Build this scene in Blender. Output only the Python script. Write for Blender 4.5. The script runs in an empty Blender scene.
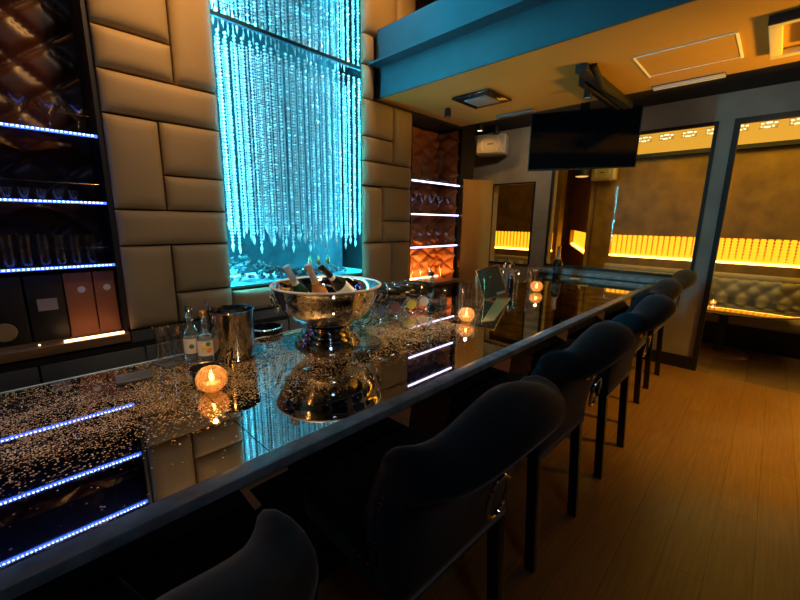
import bpy, bmesh, math, random
from mathutils import Vector, Matrix, Euler
random.seed(7)
PI = math.pi
S = bpy.context.scene
COL = S.collection

# ------------------------------------------------------------------ materials
def nm(name):
    m = bpy.data.materials.new(name); m.use_nodes = True
    return m, m.node_tree, m.node_tree.nodes['Principled BSDF']

def pm(name, col, rough=0.5, metal=0.0, emis=None, es=0.0, noise=0.0, nscale=8.0, bump=0.0, bscale=60.0,
       trans=0.0, ior=1.45, spec=0.5, sheen=0.0, stretch=(1, 1, 1)):
    m, nt, b = nm(name)
    c = (*col, 1)
    b.inputs['Base Color'].default_value = c
    b.inputs['Roughness'].default_value = rough
    b.inputs['Metallic'].default_value = metal
    b.inputs['Transmission Weight'].default_value = trans
    b.inputs['IOR'].default_value = ior
    b.inputs['Specular IOR Level'].default_value = spec
    if sheen:
        b.inputs['Sheen Weight'].default_value = sheen
        b.inputs['Sheen Roughness'].default_value = .4
    if emis:
        b.inputs['Emission Color'].default_value = (*emis, 1)
        b.inputs['Emission Strength'].default_value = es
    if noise or bump:
        tc = nt.nodes.new('ShaderNodeTexCoord')
        mp = nt.nodes.new('ShaderNodeMapping'); mp.inputs['Scale'].default_value = stretch
        nt.links.new(tc.outputs['Object'], mp.inputs['Vector'])
    if noise:
        n = nt.nodes.new('ShaderNodeTexNoise'); n.inputs['Scale'].default_value = nscale; n.inputs['Detail'].default_value = 5
        nt.links.new(mp.outputs[0], n.inputs['Vector'])
        r = nt.nodes.new('ShaderNodeValToRGB')
        r.color_ramp.elements[0].position = .3; r.color_ramp.elements[1].position = .7
        r.color_ramp.elements[0].color = (*[max(0, x*(1-noise)) for x in col], 1)
        r.color_ramp.elements[1].color = (*[min(1, x*(1+noise)) for x in col], 1)
        nt.links.new(n.outputs['Fac'], r.inputs[0]); nt.links.new(r.outputs[0], b.inputs['Base Color'])
    if bump:
        n2 = nt.nodes.new('ShaderNodeTexNoise'); n2.inputs['Scale'].default_value = bscale
        nt.links.new(mp.outputs[0], n2.inputs['Vector'])
        bp = nt.nodes.new('ShaderNodeBump'); bp.inputs['Strength'].default_value = bump; bp.inputs['Distance'].default_value = .004
        nt.links.new(n2.outputs['Fac'], bp.inputs['Height']); nt.links.new(bp.outputs[0], b.inputs['Normal'])
    return m

def emit(name, col, s):
    return pm(name, (0, 0, 0), .5, 0, col, s)

M = {}
M['pad'] = pm('padded_leather', (.34, .25, .135), .6, bump=.12, bscale=220, noise=.08, nscale=3)
M['pier'] = pm('dark_seam', (.03, .025, .02), .9)
M['black'] = pm('black_paint', (.012, .012, .013), .5)
M['blackgloss'] = pm('black_lacquer', (.012, .012, .013), .12)
M['ceil'] = pm('tan_ceiling_paint', (.46, .245, .045), .5, noise=.05, nscale=2)
M['ceildark'] = pm('dark_ceiling_paint', (.02, .02, .02), .8)
M['grey'] = pm('grey_plaster', (.30, .27, .215), .6, noise=.18, nscale=3, bump=.1, bscale=20)
M['bronze'] = pm('bronze_plaster', (.27, .155, .018), .5, noise=.35, nscale=4, bump=.15, bscale=10)
M['door'] = pm('amber_veneer', (.50, .25, .055), .4, noise=.12, nscale=5, stretch=(1, 1, .3))
M['beam'] = pm('blue_grey_steel', (.035, .062, .080), .55, noise=.1, nscale=6)
M['drawer'] = pm('charcoal_laminate', (.085, .088, .09), .5)
M['wood'] = pm('walnut_edge', (.22, .12, .05), .4, noise=.3, nscale=12, stretch=(.2, 3, 3))
M['chrome'] = pm('polished_steel', (.75, .74, .72), .07, 1)
M['brushed'] = pm('brushed_steel', (.36, .34, .31), .13, 1)
M['brass'] = pm('antique_brass', (.75, .5, .25), .25, 1)
M['copper'] = pm('copper_plate', (.80, .50, .28), .45, .6)
M['velvet'] = pm('charcoal_blue_velvet', (.009, .013, .018), .8, sheen=.15, noise=.15, nscale=30, spec=.25)
M['bottleglass'] = pm('pale_bottle_glass', (.80, .93, .95), .03, trans=.95, ior=1.4)
M['amberglass'] = pm('rose_champagne_glass', (.75, .30, .08), .12, trans=.3)
M['darkglass'] = pm('dark_bottle_glass', (.008, .012, .010), .12, spec=.9)
M['greenglass'] = pm('deep_green_glass', (.01, .04, .03), .08)
M['foil_gold'] = pm('gold_foil', (.85, .55, .25), .3, .9)
M['foil_rose'] = pm('rose_foil', (.75, .45, .35), .3, .9)
M['foil_silver'] = pm('silver_foil', (.6, .62, .65), .3, .9)
M['label_white'] = pm('cream_label', (.75, .72, .65), .6)
M['label_green'] = pm('green_label', (.05, .22, .11), .5)
M['label_yellow'] = pm('yellow_label', (.75, .62, .10), .5)
M['label_purple'] = pm('violet_label', (.20, .18, .30), .5)
M['label_pink'] = pm('pink_label', (.30, .13, .17), .5)
M['orange'] = pm('orange_print', (.80, .28, .04), .5)
M['ice'] = pm('ice_cubes', (.85, .93, .97), .08, trans=.8, ior=1.31)
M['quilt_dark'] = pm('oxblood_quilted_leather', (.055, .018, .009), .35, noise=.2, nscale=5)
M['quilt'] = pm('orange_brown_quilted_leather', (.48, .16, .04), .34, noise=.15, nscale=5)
M['box_brown'] = pm('brown_card', (.30, .105, .045), .55, noise=.1, nscale=4)
M['box_black'] = pm('black_card', (.012, .012, .012), .45)
M['sticker'] = pm('pale_sticker', (.62, .60, .56), .5)
M['sticker_grey'] = pm('lilac_grey_sticker', (.30, .26, .28), .5)
M['emblem'] = pm('gold_emblem', (.42, .30, .13), .4, .3)
M['cream'] = pm('cream_plastic', (.62, .56, .42), .4)
M['bright'] = pm('white_enamel_trim', (.95, .92, .85), .35)
M['vent'] = pm('vent_metal', (.22, .22, .22), .5)
M['ac'] = pm('warm_white_plastic', (.75, .62, .35), .5)
M['sofa'] = pm('olive_cream_leather', (.42, .37, .22), .38, noise=.1, nscale=8)
M['red'] = pm('red_leather', (.42, .02, .015), .4)
M['stone'] = pm('crystal_pebbles', (.10, .17, .18), .25, noise=.4, nscale=20)
M['slate'] = pm('slate_grey', (.055, .058, .062), .35)
M['menu'] = pm('brown_menu_cover', (.11, .052, .022), .4, noise=.5, nscale=70)
M['goldcard'] = pm('gold_card', (.55, .40, .14), .4, .3)
M['led_blue'] = emit('blue_white_led', (.05, .14, 1.0), 3)
M['led_dot'] = emit('cool_white_led_chip', (.60, .78, 1.0), 14)
M['led_warm'] = emit('warm_led', (1.0, .50, .22), 7)
M['led_violet'] = emit('violet_white_led', (.62, .60, 1.0), 5)
M['led_cyan'] = emit('cyan_led', (.06, .70, 1.0), 210)
M['led_cyan_dim'] = emit('dim_cyan_led', (.06, .60, .9), 10)
M['led_amber'] = emit('amber_led', (1.0, .46, .05), 14)
M['glint'] = emit('crystal_glint', (1.0, .80, .42), 2.2)
M['flame'] = emit('candle_flame', (1.0, .50, .14), 14)
M['lampwarm'] = emit('warm_lamp', (1.0, .62, .25), 6)
M['lampfaint'] = emit('dim_lamp', (.9, .95, 1.0), .12)
M['hatch'] = emit('bright_line_light', (1.0, .60, .25), 1.6)
M['screen'] = pm('tv_screen', (.004, .004, .005), .08)
M['bead'] = pm('crystal_beads', (.88, .97, 1.0), .2, .35)
M['rod'] = pm('amber_crystal_rods', (.95, .55, .14), .2, .2)
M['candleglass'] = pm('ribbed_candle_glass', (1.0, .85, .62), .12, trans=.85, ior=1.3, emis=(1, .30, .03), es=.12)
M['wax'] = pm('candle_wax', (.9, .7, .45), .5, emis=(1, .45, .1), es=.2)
M['shelfglass'] = pm('smoked_shelf_glass', (.10, .13, .22), .12, trans=.5)

def thin_glass(name, ior, tint, rough):
    m, nt, b = nm(name); nt.nodes.remove(b)
    lw = nt.nodes.new('ShaderNodeLayerWeight'); lw.inputs['Blend'].default_value = .5
    pw = nt.nodes.new('ShaderNodeMath'); pw.operation = 'POWER'; nt.links.new(lw.outputs['Facing'], pw.inputs[0]); pw.inputs[1].default_value = 3.0
    fr = nt.nodes.new('ShaderNodeMapRange'); nt.links.new(pw.outputs[0], fr.inputs['Value']); fr.inputs['To Min'].default_value = ior*.04; fr.inputs['To Max'].default_value = ior*.45
    tr = nt.nodes.new('ShaderNodeBsdfTransparent'); tr.inputs[0].default_value = (*tint, 1)
    gl = nt.nodes.new('ShaderNodeBsdfGlossy'); gl.inputs['Roughness'].default_value = rough
    mx = nt.nodes.new('ShaderNodeMixShader'); nt.links.new(fr.outputs[0], mx.inputs[0]); nt.links.new(tr.outputs[0], mx.inputs[1]); nt.links.new(gl.outputs[0], mx.inputs[2])
    nt.links.new(mx.outputs[0], nt.nodes['Material Output'].inputs['Surface'])
    return m
M['fineglass'] = thin_glass('fine_stemware_glass', 2.0, (.97, .97, .97), .12)
M['glass'] = thin_glass('clear_glass', 2.0, (.96, .96, .96), .03)
M['thinglass'] = thin_glass('thin_clear_pane', .08, (.98, .99, .99), .0)
# backlit cyan wall behind the beads
m, nt, b = nm('backlit_cyan_panel')
tc = nt.nodes.new('ShaderNodeTexCoord'); n = nt.nodes.new('ShaderNodeTexNoise'); n.inputs['Scale'].default_value = 9; n.inputs['Detail'].default_value = 6
nt.links.new(tc.outputs['Object'], n.inputs['Vector'])
r = nt.nodes.new('ShaderNodeValToRGB'); r.color_ramp.elements[0].position = .25; r.color_ramp.elements[1].position = .75
r.color_ramp.elements[0].color = (0, .13, .24, 1); r.color_ramp.elements[1].color = (.01, .48, .70, 1)
nt.links.new(n.outputs['Fac'], r.inputs[0]); nt.links.new(r.outputs[0], b.inputs['Emission Color']); b.inputs['Emission Strength'].default_value = .30
b.inputs['Base Color'].default_value = (.003, .012, .018, 1); b.inputs['Roughness'].default_value = .6
M['backlit'] = m

# amber backlit panel
M['amberback'] = emit('backlit_amber_panel', (1.0, .34, .01), 2.2)

# mirror-black counter with gold flakes
def counter_mat(name, base, fl_lo, fl_hi, mott=0.0):
    m, nt, b = nm(name)
    L = nt.links
    tc = nt.nodes.new('ShaderNodeTexCoord')
    v = nt.nodes.new('ShaderNodeTexVoronoi'); v.inputs['Scale'].default_value = 185; v.inputs['Randomness'].default_value = 1
    L.new(tc.outputs['Object'], v.inputs['Vector'])
    # per-flake random value vs density
    sep = nt.nodes.new('ShaderNodeSeparateColor'); L.new(v.outputs['Color'], sep.inputs[0])
    pos = nt.nodes.new('ShaderNodeSeparateXYZ'); L.new(tc.outputs['Object'], pos.inputs[0])
    ramp = nt.nodes.new('ShaderNodeValToRGB')           # density across the counter (Y)
    mr = nt.nodes.new('ShaderNodeMapRange'); mr.inputs['From Min'].default_value = 0; mr.inputs['From Max'].default_value = 1.04
    L.new(pos.outputs['Y'], mr.inputs['Value']); L.new(mr.outputs[0], ramp.inputs[0])
    cr = ramp.color_ramp
    cr.elements[0].position = 0; cr.elements[0].color = (fl_lo,)*3+(1,)
    cr.elements[1].position = 1; cr.elements[1].color = (fl_hi*.35,)*3+(1,)
    for p_, val in ((.22, fl_lo*1.5), (.36, fl_hi*.45), (.5, fl_hi), (.74, fl_hi), (.86, fl_hi*.6)):
        e = cr.elements.new(p_); e.color = (val,)*3+(1,)
    cl = nt.nodes.new('ShaderNodeTexNoise'); cl.inputs['Scale'].default_value = 14; cl.inputs['Detail'].default_value = 3
    L.new(tc.outputs['Object'], cl.inputs['Vector'])
    mm = nt.nodes.new('ShaderNodeMapRange'); mm.inputs['From Min'].default_value = .35; mm.inputs['From Max'].default_value = .65
    mm.inputs['To Min'].default_value = .45; mm.inputs['To Max'].default_value = 1.35
    L.new(cl.outputs['Fac'], mm.inputs['Value'])
    den = nt.nodes.new('ShaderNodeMath'); den.operation = 'MULTIPLY'; L.new(ramp.outputs[0], den.inputs[0]); L.new(mm.outputs[0], den.inputs[1])
    less = nt.nodes.new('ShaderNodeMath'); less.operation = 'LESS_THAN'; L.new(sep.outputs[0], less.inputs[0]); L.new(den.outputs[0], less.inputs[1])
    rad = nt.nodes.new('ShaderNodeMath'); rad.operation = 'LESS_THAN'; L.new(v.outputs['Distance'], rad.inputs[0]); rad.inputs[1].default_value = .50
    mask = nt.nodes.new('ShaderNodeMath'); mask.operation = 'MULTIPLY'; L.new(less.outputs[0], mask.inputs[0]); L.new(rad.outputs[0], mask.inputs[1])
    b.inputs['Base Color'].default_value = (*base, 1); b.inputs['Metallic'].default_value = 1; b.inputs['Roughness'].default_value = .025
    if mott:
        n = nt.nodes.new('ShaderNodeTexNoise'); n.inputs['Scale'].default_value = 7; n.inputs['Detail'].default_value = 7
        L.new(tc.outputs['Object'], n.inputs['Vector'])
        rr = nt.nodes.new('ShaderNodeValToRGB'); rr.color_ramp.elements[0].position = .38; rr.color_ramp.elements[1].position = .66
        rr.color_ramp.elements[0].color = (*[x*(1-mott) for x in base], 1); rr.color_ramp.elements[1].color = (*[x*(1+mott) for x in base], 1)
        L.new(n.outputs['Fac'], rr.inputs[0]); L.new(rr.outputs[0], b.inputs['Base Color'])
    f = nt.nodes.new('ShaderNodeBsdfPrincipled')
    f.inputs['Roughness'].default_value = .38; f.inputs['Metallic'].default_value = .65
    fc = nt.nodes.new('ShaderNodeValToRGB'); fc.color_ramp.elements[0].color = (.34, .15, .03, 1); fc.color_ramp.elements[1].color = (1.0, .76, .40, 1)
    L.new(sep.outputs[1], fc.inputs[0]); L.new(fc.outputs[0], f.inputs['Base Color'])
    mx = nt.nodes.new('ShaderNodeMixShader'); L.new(mask.outputs[0], mx.inputs[0]); L.new(b.outputs[0], mx.inputs[1]); L.new(f.outputs[0], mx.inputs[2])
    L.new(mx.outputs[0], nt.nodes['Material Output'].inputs['Surface'])
    return m
M['counter'] = counter_mat('black_glass_with_gold_flakes', (.50, .50, .50), .010, .80)
M['counter_far'] = counter_mat('olive_marbled_glass_with_flakes', (.62, .60, .44), .008, .16, .5)
M['edge'] = pm('blue_grey_stone_edge', (.22, .27, .31), .25, noise=.35, nscale=14)

# laminate floor boards running along X
m, nt, b = nm('amber_laminate_floor')
tc = nt.nodes.new('ShaderNodeTexCoord')
br = nt.nodes.new('ShaderNodeTexBrick'); br.inputs['Scale'].default_value = 1; br.inputs['Brick Width'].default_value = 1.3; br.inputs['Row Height'].default_value = .16
br.inputs['Mortar Size'].default_value = .0015; br.inputs['Color1'].default_value = (.27, .145, .05, 1); br.inputs['Color2'].default_value = (.31, .17, .06, 1); br.inputs['Mortar'].default_value = (.12, .06, .025, 1)
nt.links.new(tc.outputs['Object'], br.inputs['Vector'])
mp = nt.nodes.new('ShaderNodeMapping'); mp.inputs['Scale'].default_value = (1.2, 22, 1); nt.links.new(tc.outputs['Object'], mp.inputs['Vector'])
n = nt.nodes.new('ShaderNodeTexNoise'); n.inputs['Scale'].default_value = 3; n.inputs['Detail'].default_value = 6; nt.links.new(mp.outputs[0], n.inputs['Vector'])
mx = nt.nodes.new('ShaderNodeMix'); mx.data_type = 'RGBA'; mx.blend_type = 'MULTIPLY'; mx.inputs['Factor'].default_value = .55
rr = nt.nodes.new('ShaderNodeValToRGB'); rr.color_ramp.elements[0].position = .3; rr.color_ramp.elements[1].position = .7
rr.color_ramp.elements[0].color = (.45, .42, .4, 1); rr.color_ramp.elements[1].color = (1, 1, 1, 1)
nt.links.new(n.outputs['Fac'], rr.inputs[0]); nt.links.new(br.outputs['Color'], mx.inputs['A']); nt.links.new(rr.outputs[0], mx.inputs['B'])
nt.links.new(mx.outputs['Result'], b.inputs['Base Color']); b.inputs['Roughness'].default_value = .36
M['floor'] = m
m, nt, b = nm('brown_stone_tiles')
tc = nt.nodes.new('ShaderNodeTexCoord')
br = nt.nodes.new('ShaderNodeTexBrick'); br.inputs['Scale'].default_value = 1; br.inputs['Brick Width'].default_value = .45; br.inputs['Row Height'].default_value = .3
br.inputs['Mortar Size'].default_value = .004; br.inputs['Color1'].default_value = (.13, .085, .04, 1); br.inputs['Color2'].default_value = (.20, .14, .07, 1); br.inputs['Mortar'].default_value = (.06, .04, .02, 1)
nt.links.new(tc.outputs['Object'], br.inputs['Vector']); nt.links.new(br.outputs['Color'], b.inputs['Base Color']); b.inputs['Roughness'].default_value = .45
M['tiles'] = m

# ------------------------------------------------------------------ mesh helpers
def box(bm, x0, x1, y0, y1, z0, z1, bev=0):
    r = bmesh.ops.create_cube(bm, size=1)
    vs = r['verts']
    for v in vs:
        v.co = Vector((x0+(v.co.x+.5)*(x1-x0), y0+(v.co.y+.5)*(y1-y0), z0+(v.co.z+.5)*(z1-z0)))
    if bev:
        es = list({e for v in vs for e in v.link_edges})
        bmesh.ops.bevel(bm, geom=es, offset=bev, segments=3, profile=.5, affect='EDGES')
    return vs

def obox(bm, c, s, R=None, bev=0):
    b2 = bmesh.new(); box(b2, -s[0]/2, s[0]/2, -s[1]/2, s[1]/2, -s[2]/2, s[2]/2, bev)
    mat = Matrix.Translation(c) @ (R.to_4x4() if R else Matrix())
    merge(bm, b2, mat)

def merge(bm, b2, mat=None):
    if mat is not None: b2.transform(mat)
    me = bpy.data.meshes.new('t'); b2.to_mesh(me); b2.free(); bm.from_mesh(me); bpy.data.meshes.remove(me)

def lathe(bm, prof, seg=28, loc=(0, 0, 0), R=None, closed=False):
    b2 = bmesh.new(); rings = []
    for (r_, z) in prof:
        if r_ < 1e-5: rings.append([b2.verts.new((0, 0, z))])
        else: rings.append([b2.verts.new((r_*math.cos(2*PI*i/seg), r_*math.sin(2*PI*i/seg), z)) for i in range(seg)])
    pr = list(zip(rings, rings[1:]))
    if closed: pr.append((rings[-1], rings[0]))
    for a, c in pr:
        for i in range(seg):
            j = (i+1) % seg
            if len(a) == 1 and len(c) == 1: continue
            if len(a) == 1: b2.faces.new((a[0], c[j], c[i]))
            elif len(c) == 1: b2.faces.new((a[i], a[j], c[0]))
            else: b2.faces.new((a[i], a[j], c[j], c[i]))
    bmesh.ops.recalc_face_normals(b2, faces=b2.faces)
    merge(bm, b2, Matrix.Translation(loc) @ (R.to_4x4() if R else Matrix()))

def tube(bm, pts, r, seg=8, closed=False, r2=None):
    pts = [Vector(p) for p in pts]; n = len(pts); rings = []
    for i, p in enumerate(pts):
        if closed: t = pts[(i+1) % n]-pts[i-1]
        else: t = pts[min(i+1, n-1)]-pts[max(i-1, 0)]
        t.normalize()
        up = Vector((0, 0, 1)) if abs(t.z) < .9 else Vector((1, 0, 0))
        a = t.cross(up).normalized(); b_ = t.cross(a).normalized()
        rr_ = r if r2 is None else r+(r2-r)*i/(n-1)
        rings.append([bm.verts.new(p+a*rr_*math.cos(2*PI*k/seg)+b_*rr_*math.sin(2*PI*k/seg)) for k in range(seg)])
    pairs = list(zip(rings, rings[1:]))
    if closed: pairs.append((rings[-1], rings[0]))
    for A, B in pairs:
        for k in range(seg):
            bm.faces.new((A[k], A[(k+1) % seg], B[(k+1) % seg], B[k]))
    if not closed:
        bm.faces.new(rings[0][::-1]); bm.faces.new(rings[-1])

def sphere(bm, c, r, u=12, v=8, s=(1, 1, 1)):
    b2 = bmesh.new(); bmesh.ops.create_uvsphere(b2, u_segments=u, v_segments=v, radius=r)
    merge(bm, b2, Matrix.Translation(c) @ Matrix.Diagonal((*s, 1)))

def obj(name, bm, mat, parent=None, smooth=True, loc=None, angle=35):
    bmesh.ops.recalc_face_normals(bm, faces=bm.faces)
    me = bpy.data.meshes.new(name); bm.to_mesh(me); bm.free()
    if smooth:
        for p in me.polygons: p.use_smooth = True
        me.set_sharp_from_angle(angle=math.radians(angle))
    mats = mat if isinstance(mat, (list, tuple)) else [mat]
    for q in mats: me.materials.append(M[q] if isinstance(q, str) else q)
    o = bpy.data.objects.new(name, me); COL.objects.link(o)
    if parent: o.parent = parent
    if loc: o.location = loc
    return o

def bmf(f, *a, **k):
    bm = bmesh.new(); f(bm, *a, **k); return bm

def tag(o, label, cat, group=None, kind=None):
    if label: o['label'] = label
    if cat: o['category'] = cat
    if group: o['group'] = group
    if kind: o['kind'] = kind
    return o

def struct(name, bm, mat, parent=None, smooth=False):
    o = obj(name, bm, mat, parent, smooth)
    if not parent: o['kind'] = 'structure'
    return o

def thing(name, label, cat, loc=(0, 0, 0), rotz=0, group=None):
    o = bpy.data.objects.new(name, None); COL.objects.link(o); o.empty_display_size = .1
    o.location = loc; o.rotation_euler = (0, 0, rotz)
    return tag(o, label, cat, group)

def dup(root, loc=None, rotz=None, label=None, group=None, scale=None):
    r_ = root.copy(); COL.objects.link(r_)
    if loc is not None: r_.location = loc
    if rotz is not None: r_.rotation_euler = (0, 0, rotz)
    if scale: r_.scale = (scale,)*3
    if label: r_['label'] = label
    if group: r_['group'] = group
    for ch in list(root.children):
        c = ch.copy(); COL.objects.link(c); c.parent = r_
        for g in ch.children:
            d = g.copy(); COL.objects.link(d); d.parent = c
    return r_

ORD = ['', 'second ', 'third ', 'fourth ', 'fifth ', 'sixth ', 'seventh ', 'eighth ', 'ninth ', 'tenth ']
def nth(k, side): return (ORD[k] + side) if k else side + 'most'

# ------------------------------------------------------------------ camera
H = 1.55
yaw, pitch, roll = math.radians(44.262), math.radians(11.724), math.radians(.8175)
F = Vector((math.cos(yaw)*math.cos(pitch), math.sin(yaw)*math.cos(pitch), -math.sin(pitch)))
R0 = Vector((math.sin(yaw), -math.cos(yaw), 0)); U0 = R0.cross(F)
Rr = R0*math.cos(roll)+U0*math.sin(roll); Uu = -R0*math.sin(roll)+U0*math.cos(roll)
cd = bpy.data.cameras.new('camera'); cam = bpy.data.objects.new('camera', cd); COL.objects.link(cam)
mat = Matrix((Rr, Uu, -F)).transposed().to_4x4(); mat.translation = (0, 0, H); cam.matrix_world = mat
cd.sensor_width = 36; cd.lens = 378.815/800*36; cd.clip_start = .02
S.camera = cam

# ------------------------------------------------------------------ setting
XE = 5.055
struct('floor', bmf(box, -2.6, XE, -2.3, 3.6, -.1, 0), 'floor')
struct('floor', bmf(box, XE+.001, 11.2, -2.3, 5.2, -.1, .0), 'tiles')
# wall with shelves and the lit window (left)
for a_ in ((-2.6, .40, 2.90, 3.10, 0, 4.0), (.40, .93, 2.50, 3.10, .95, 4.0), (.93, 2.24, 2.50, 3.10, .95, 1.10), (.93, 2.24, 2.95, 3.10, 1.10, 4.0),
           (2.24, 2.70, 2.50, 3.10, .95, 4.0), (2.70, 3.46, 2.85, 3.10, 0, 4.0), (.40, 2.70, 2.56, 3.10, 0, .93)):
    struct('wall_left', bmf(box, *a_), 'pier')
struct('wall_recess', bmf(box, 3.46, 3.70, 2.50, 3.60, 0, 2.80), 'black')
struct('wall_recess', bmf(box, 3.70, 5.24, 3.60, 3.75, 0, 2.80), 'bronze')
# wall behind and at the near end (outside the frame)
struct('wall_near', bmf(box, -2.75, -2.6, -2.3, 3.1, 0, 4.0), 'grey')
struct('wall_right', bmf(box, -2.6, 9.2, -2.45, -2.3, 0, 4.0), 'grey')
# end wall with the window and the doorway
bm = bmesh.new(); T = .19
box(bm, XE, XE+T, 2.20, 2.41, 0, 2.81)
box(bm, XE, XE+T, 3.08, 3.60, 0, 2.81)
box(bm, XE, XE+T, 2.41, 3.08, 2.10, 2.81); box(bm, XE, XE+T, 2.41, 3.08, 0, .96)
box(bm, XE, XE+T, -2.3, 2.20, 2.56, 2.81)
box(bm, XE, XE+T, .57, 2.20, 0, .985)
box(bm, XE, XE+T, .45, .57, 0, 2.56)
struct('wall_back', bm, 'grey')
struct('baseboard_back', bmf(box, XE-.02, XE, .46, .95, 0, .14), 'black')
# ledge between bar and window
struct('trim_1', bmf(box, XE-.07, XE, .60, 2.35, .905, .955, .006), 'edge')
# window frames
def frame(bm, x0, x1, y0, y1, z0, z1, w, bottom=True):
    box(bm, x0, x1, y0, y0+w, z0, z1); box(bm, x0, x1, y1-w, y1, z0, z1)
    box(bm, x0, x1, y0+w, y1-w, z1-w, z1)
    if bottom: box(bm, x0, x1, y0+w, y1-w, z0, z0+w)
w2 = struct('window_2', bmf(frame, XE-.012, XE+.03, .57, 2.20, .985, 2.56, .032), 'black')
w3 = struct('window_3', bmf(frame, XE-.012, XE+.03, 2.41, 3.08, .96, 2.10, .022), 'black')
for w_, (a, b_, c, d) in ((w2, (.602, 2.168, 1.017, 2.528)), (w3, (2.432, 3.058, .982, 2.078))):
    gl = obj('pane', bmf(box, XE+.006, XE+.012, a, b_, c, d), 'thinglass', w_, False)
d1 = struct('door_1', bmf(frame, XE-.02, XE+.05, -1.2, .45, 0, 2.56, .045, False), 'black')
# ceilings
struct('ceiling', bmf(box, 2.262, 3.44, -2.3, 2.50, 2.52, 2.62), 'ceil')
struct('ceiling', bmf(box, 3.44, XE+T, -2.3, 3.60, 2.81, 2.90), 'ceildark')
struct('trim_2', bmf(box, 3.43, 3.455, -2.3, 2.50, 2.525, 2.81), 'black')
struct('ceiling', bmf(box, 2.70, 3.46, 2.50, 2.85, 2.50, 2.60), 'black')
struct('ceiling', bmf(box, -2.6, 9.2, -2.3, 3.1, 4.0, 4.1), 'ceildark')
# steel beam carrying the low ceiling
bm = bmesh.new()
box(bm, 2.244, 2.261, -2.3, 2.47, 2.52, 2.738); box(bm, 2.14, 2.26, -2.3, 2.47, 2.738, 2.752)
box(bm, 2.222, 2.242, -2.3, 2.47, 2.752, 2.985); box(bm, 2.222, 2.30, -2.3, 2.47, 2.985, 3.0)
struct('trim_3', bm, 'beam')

# back room
XB = 7.0; Z0, Z1, ZC0, ZC1 = 1.035, 1.385, 2.60, 2.98
def wall_with_slots(ya, yb, la, lb):
    for a_ in ((XB, XB+.2, ya, yb, 0, Z0), (XB, XB+.2, ya, yb, Z1, ZC0), (XB, XB+.2, ya, la, Z0, Z1), (XB, XB+.2, lb, yb, Z0, Z1), (XB+.13, XB+.2, la, lb, Z0, Z1)):
        struct('wall_lounge', bmf(box, *a_), 'bronze')
wall_with_slots(-2.3, 2.26, -1.9, 1.96)
wall_with_slots(2.85, 5.2, 2.92, 4.7)
struct('ceiling', bmf(box, XE+T, 11.2, -2.3, 5.2, 3.05, 3.15), 'ceildark')
struct('trim_4', bmf(box, XB-.10, XB, -2.3, 2.26, 2.545, 2.60), 'black')  # black strip stands in for the shading just under the cove
struct('wall_lounge', bmf(box, 5.24, 11.2, 5.2, 5.35, 0, 3.15), 'bronze')
struct('wall_lounge', bmf(box, 11.2, 11.35, -2.3, 5.2, 0, 3.15), 'bronze')
# slanting wall in the passage
ang = math.radians(24.4); D = Vector((math.cos(ang), math.sin(ang), 0)); Nn = Vector((-math.sin(ang), math.cos(ang), 0))
def slab(bm, s0, s1, z0, z1, t0=0, t1=.1, org=Vector((7.05, 2.262, 0))):
    vs = box(bm, s0, s1, t0, t1, z0, z1)
    for v in vs: v.co = org + D*v.co.x + Nn*v.co.y + Vector((0, 0, v.co.z))
for a_ in ((0, 4.2, 0, 1.02), (0, 4.2, 1.40, 3.05), (0, .05, 1.02, 1.40), (3.7, 4.2, 1.02, 1.40), (.05, 3.7, 1.02, 1.40, -.02, .0)):
    bm = bmesh.new(); slab(bm, *a_); struct('wall_passage', bm, 'bronze')

# lit crystal-rod niches
def rod_screen(ya, yb, label):
    t = thing('light_niche_screen', label, 'wall light', (XB+.04, (ya+yb)/2, Z0))
    h = (yb-ya)/2; zh = Z1-Z0
    obj('backlit_panel', bmf(box, .07, .08, -h, h, 0, zh), 'amberback', t, False)
    obj('light_strip', bmf(box, .0, .03, -h, h, .002, .03), 'led_amber', t, False)
    bm = bmesh.new(); y = -h+.03; rnd = random.Random(3)
    while y < h-.02:
        b2 = bmesh.new(); z = .03
        while z < zh-.01:
            bmesh.ops.create_icosphere(b2, subdivisions=1, radius=.017, matrix=Matrix.Translation((.03+rnd.uniform(-.004, .004), y, z+.017)) @ Matrix.Diagonal((1, .8, 1.3, 1))); z += .042
        merge(bm, b2); y += .072
    o = obj('crystal_strings', bm, 'rod', t, False); o['kind'] = 'stuff'
    return t
rod_screen(-1.9, 1.96, 'long amber backlit crystal strip recessed in the lounge wall above the tufted sofa')
rod_screen(2.92, 4.7, 'amber backlit crystal strip in the wall seen through the small left window')
bm = bmesh.new(); slab(bm, .06, 3.69, 1.03, 1.39, .004, .010)
tp = thing('light_niche_screen', 'short amber light strip on the slanting passage wall, between the two longer strips', 'wall light')
obj('backlit_panel', bm, 'amberback', tp, False)
bm = bmesh.new(); slab(bm, .06, 3.69, 1.03, 1.06, .02, .06); obj('light_strip', bm, 'led_amber', tp, False)
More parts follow.
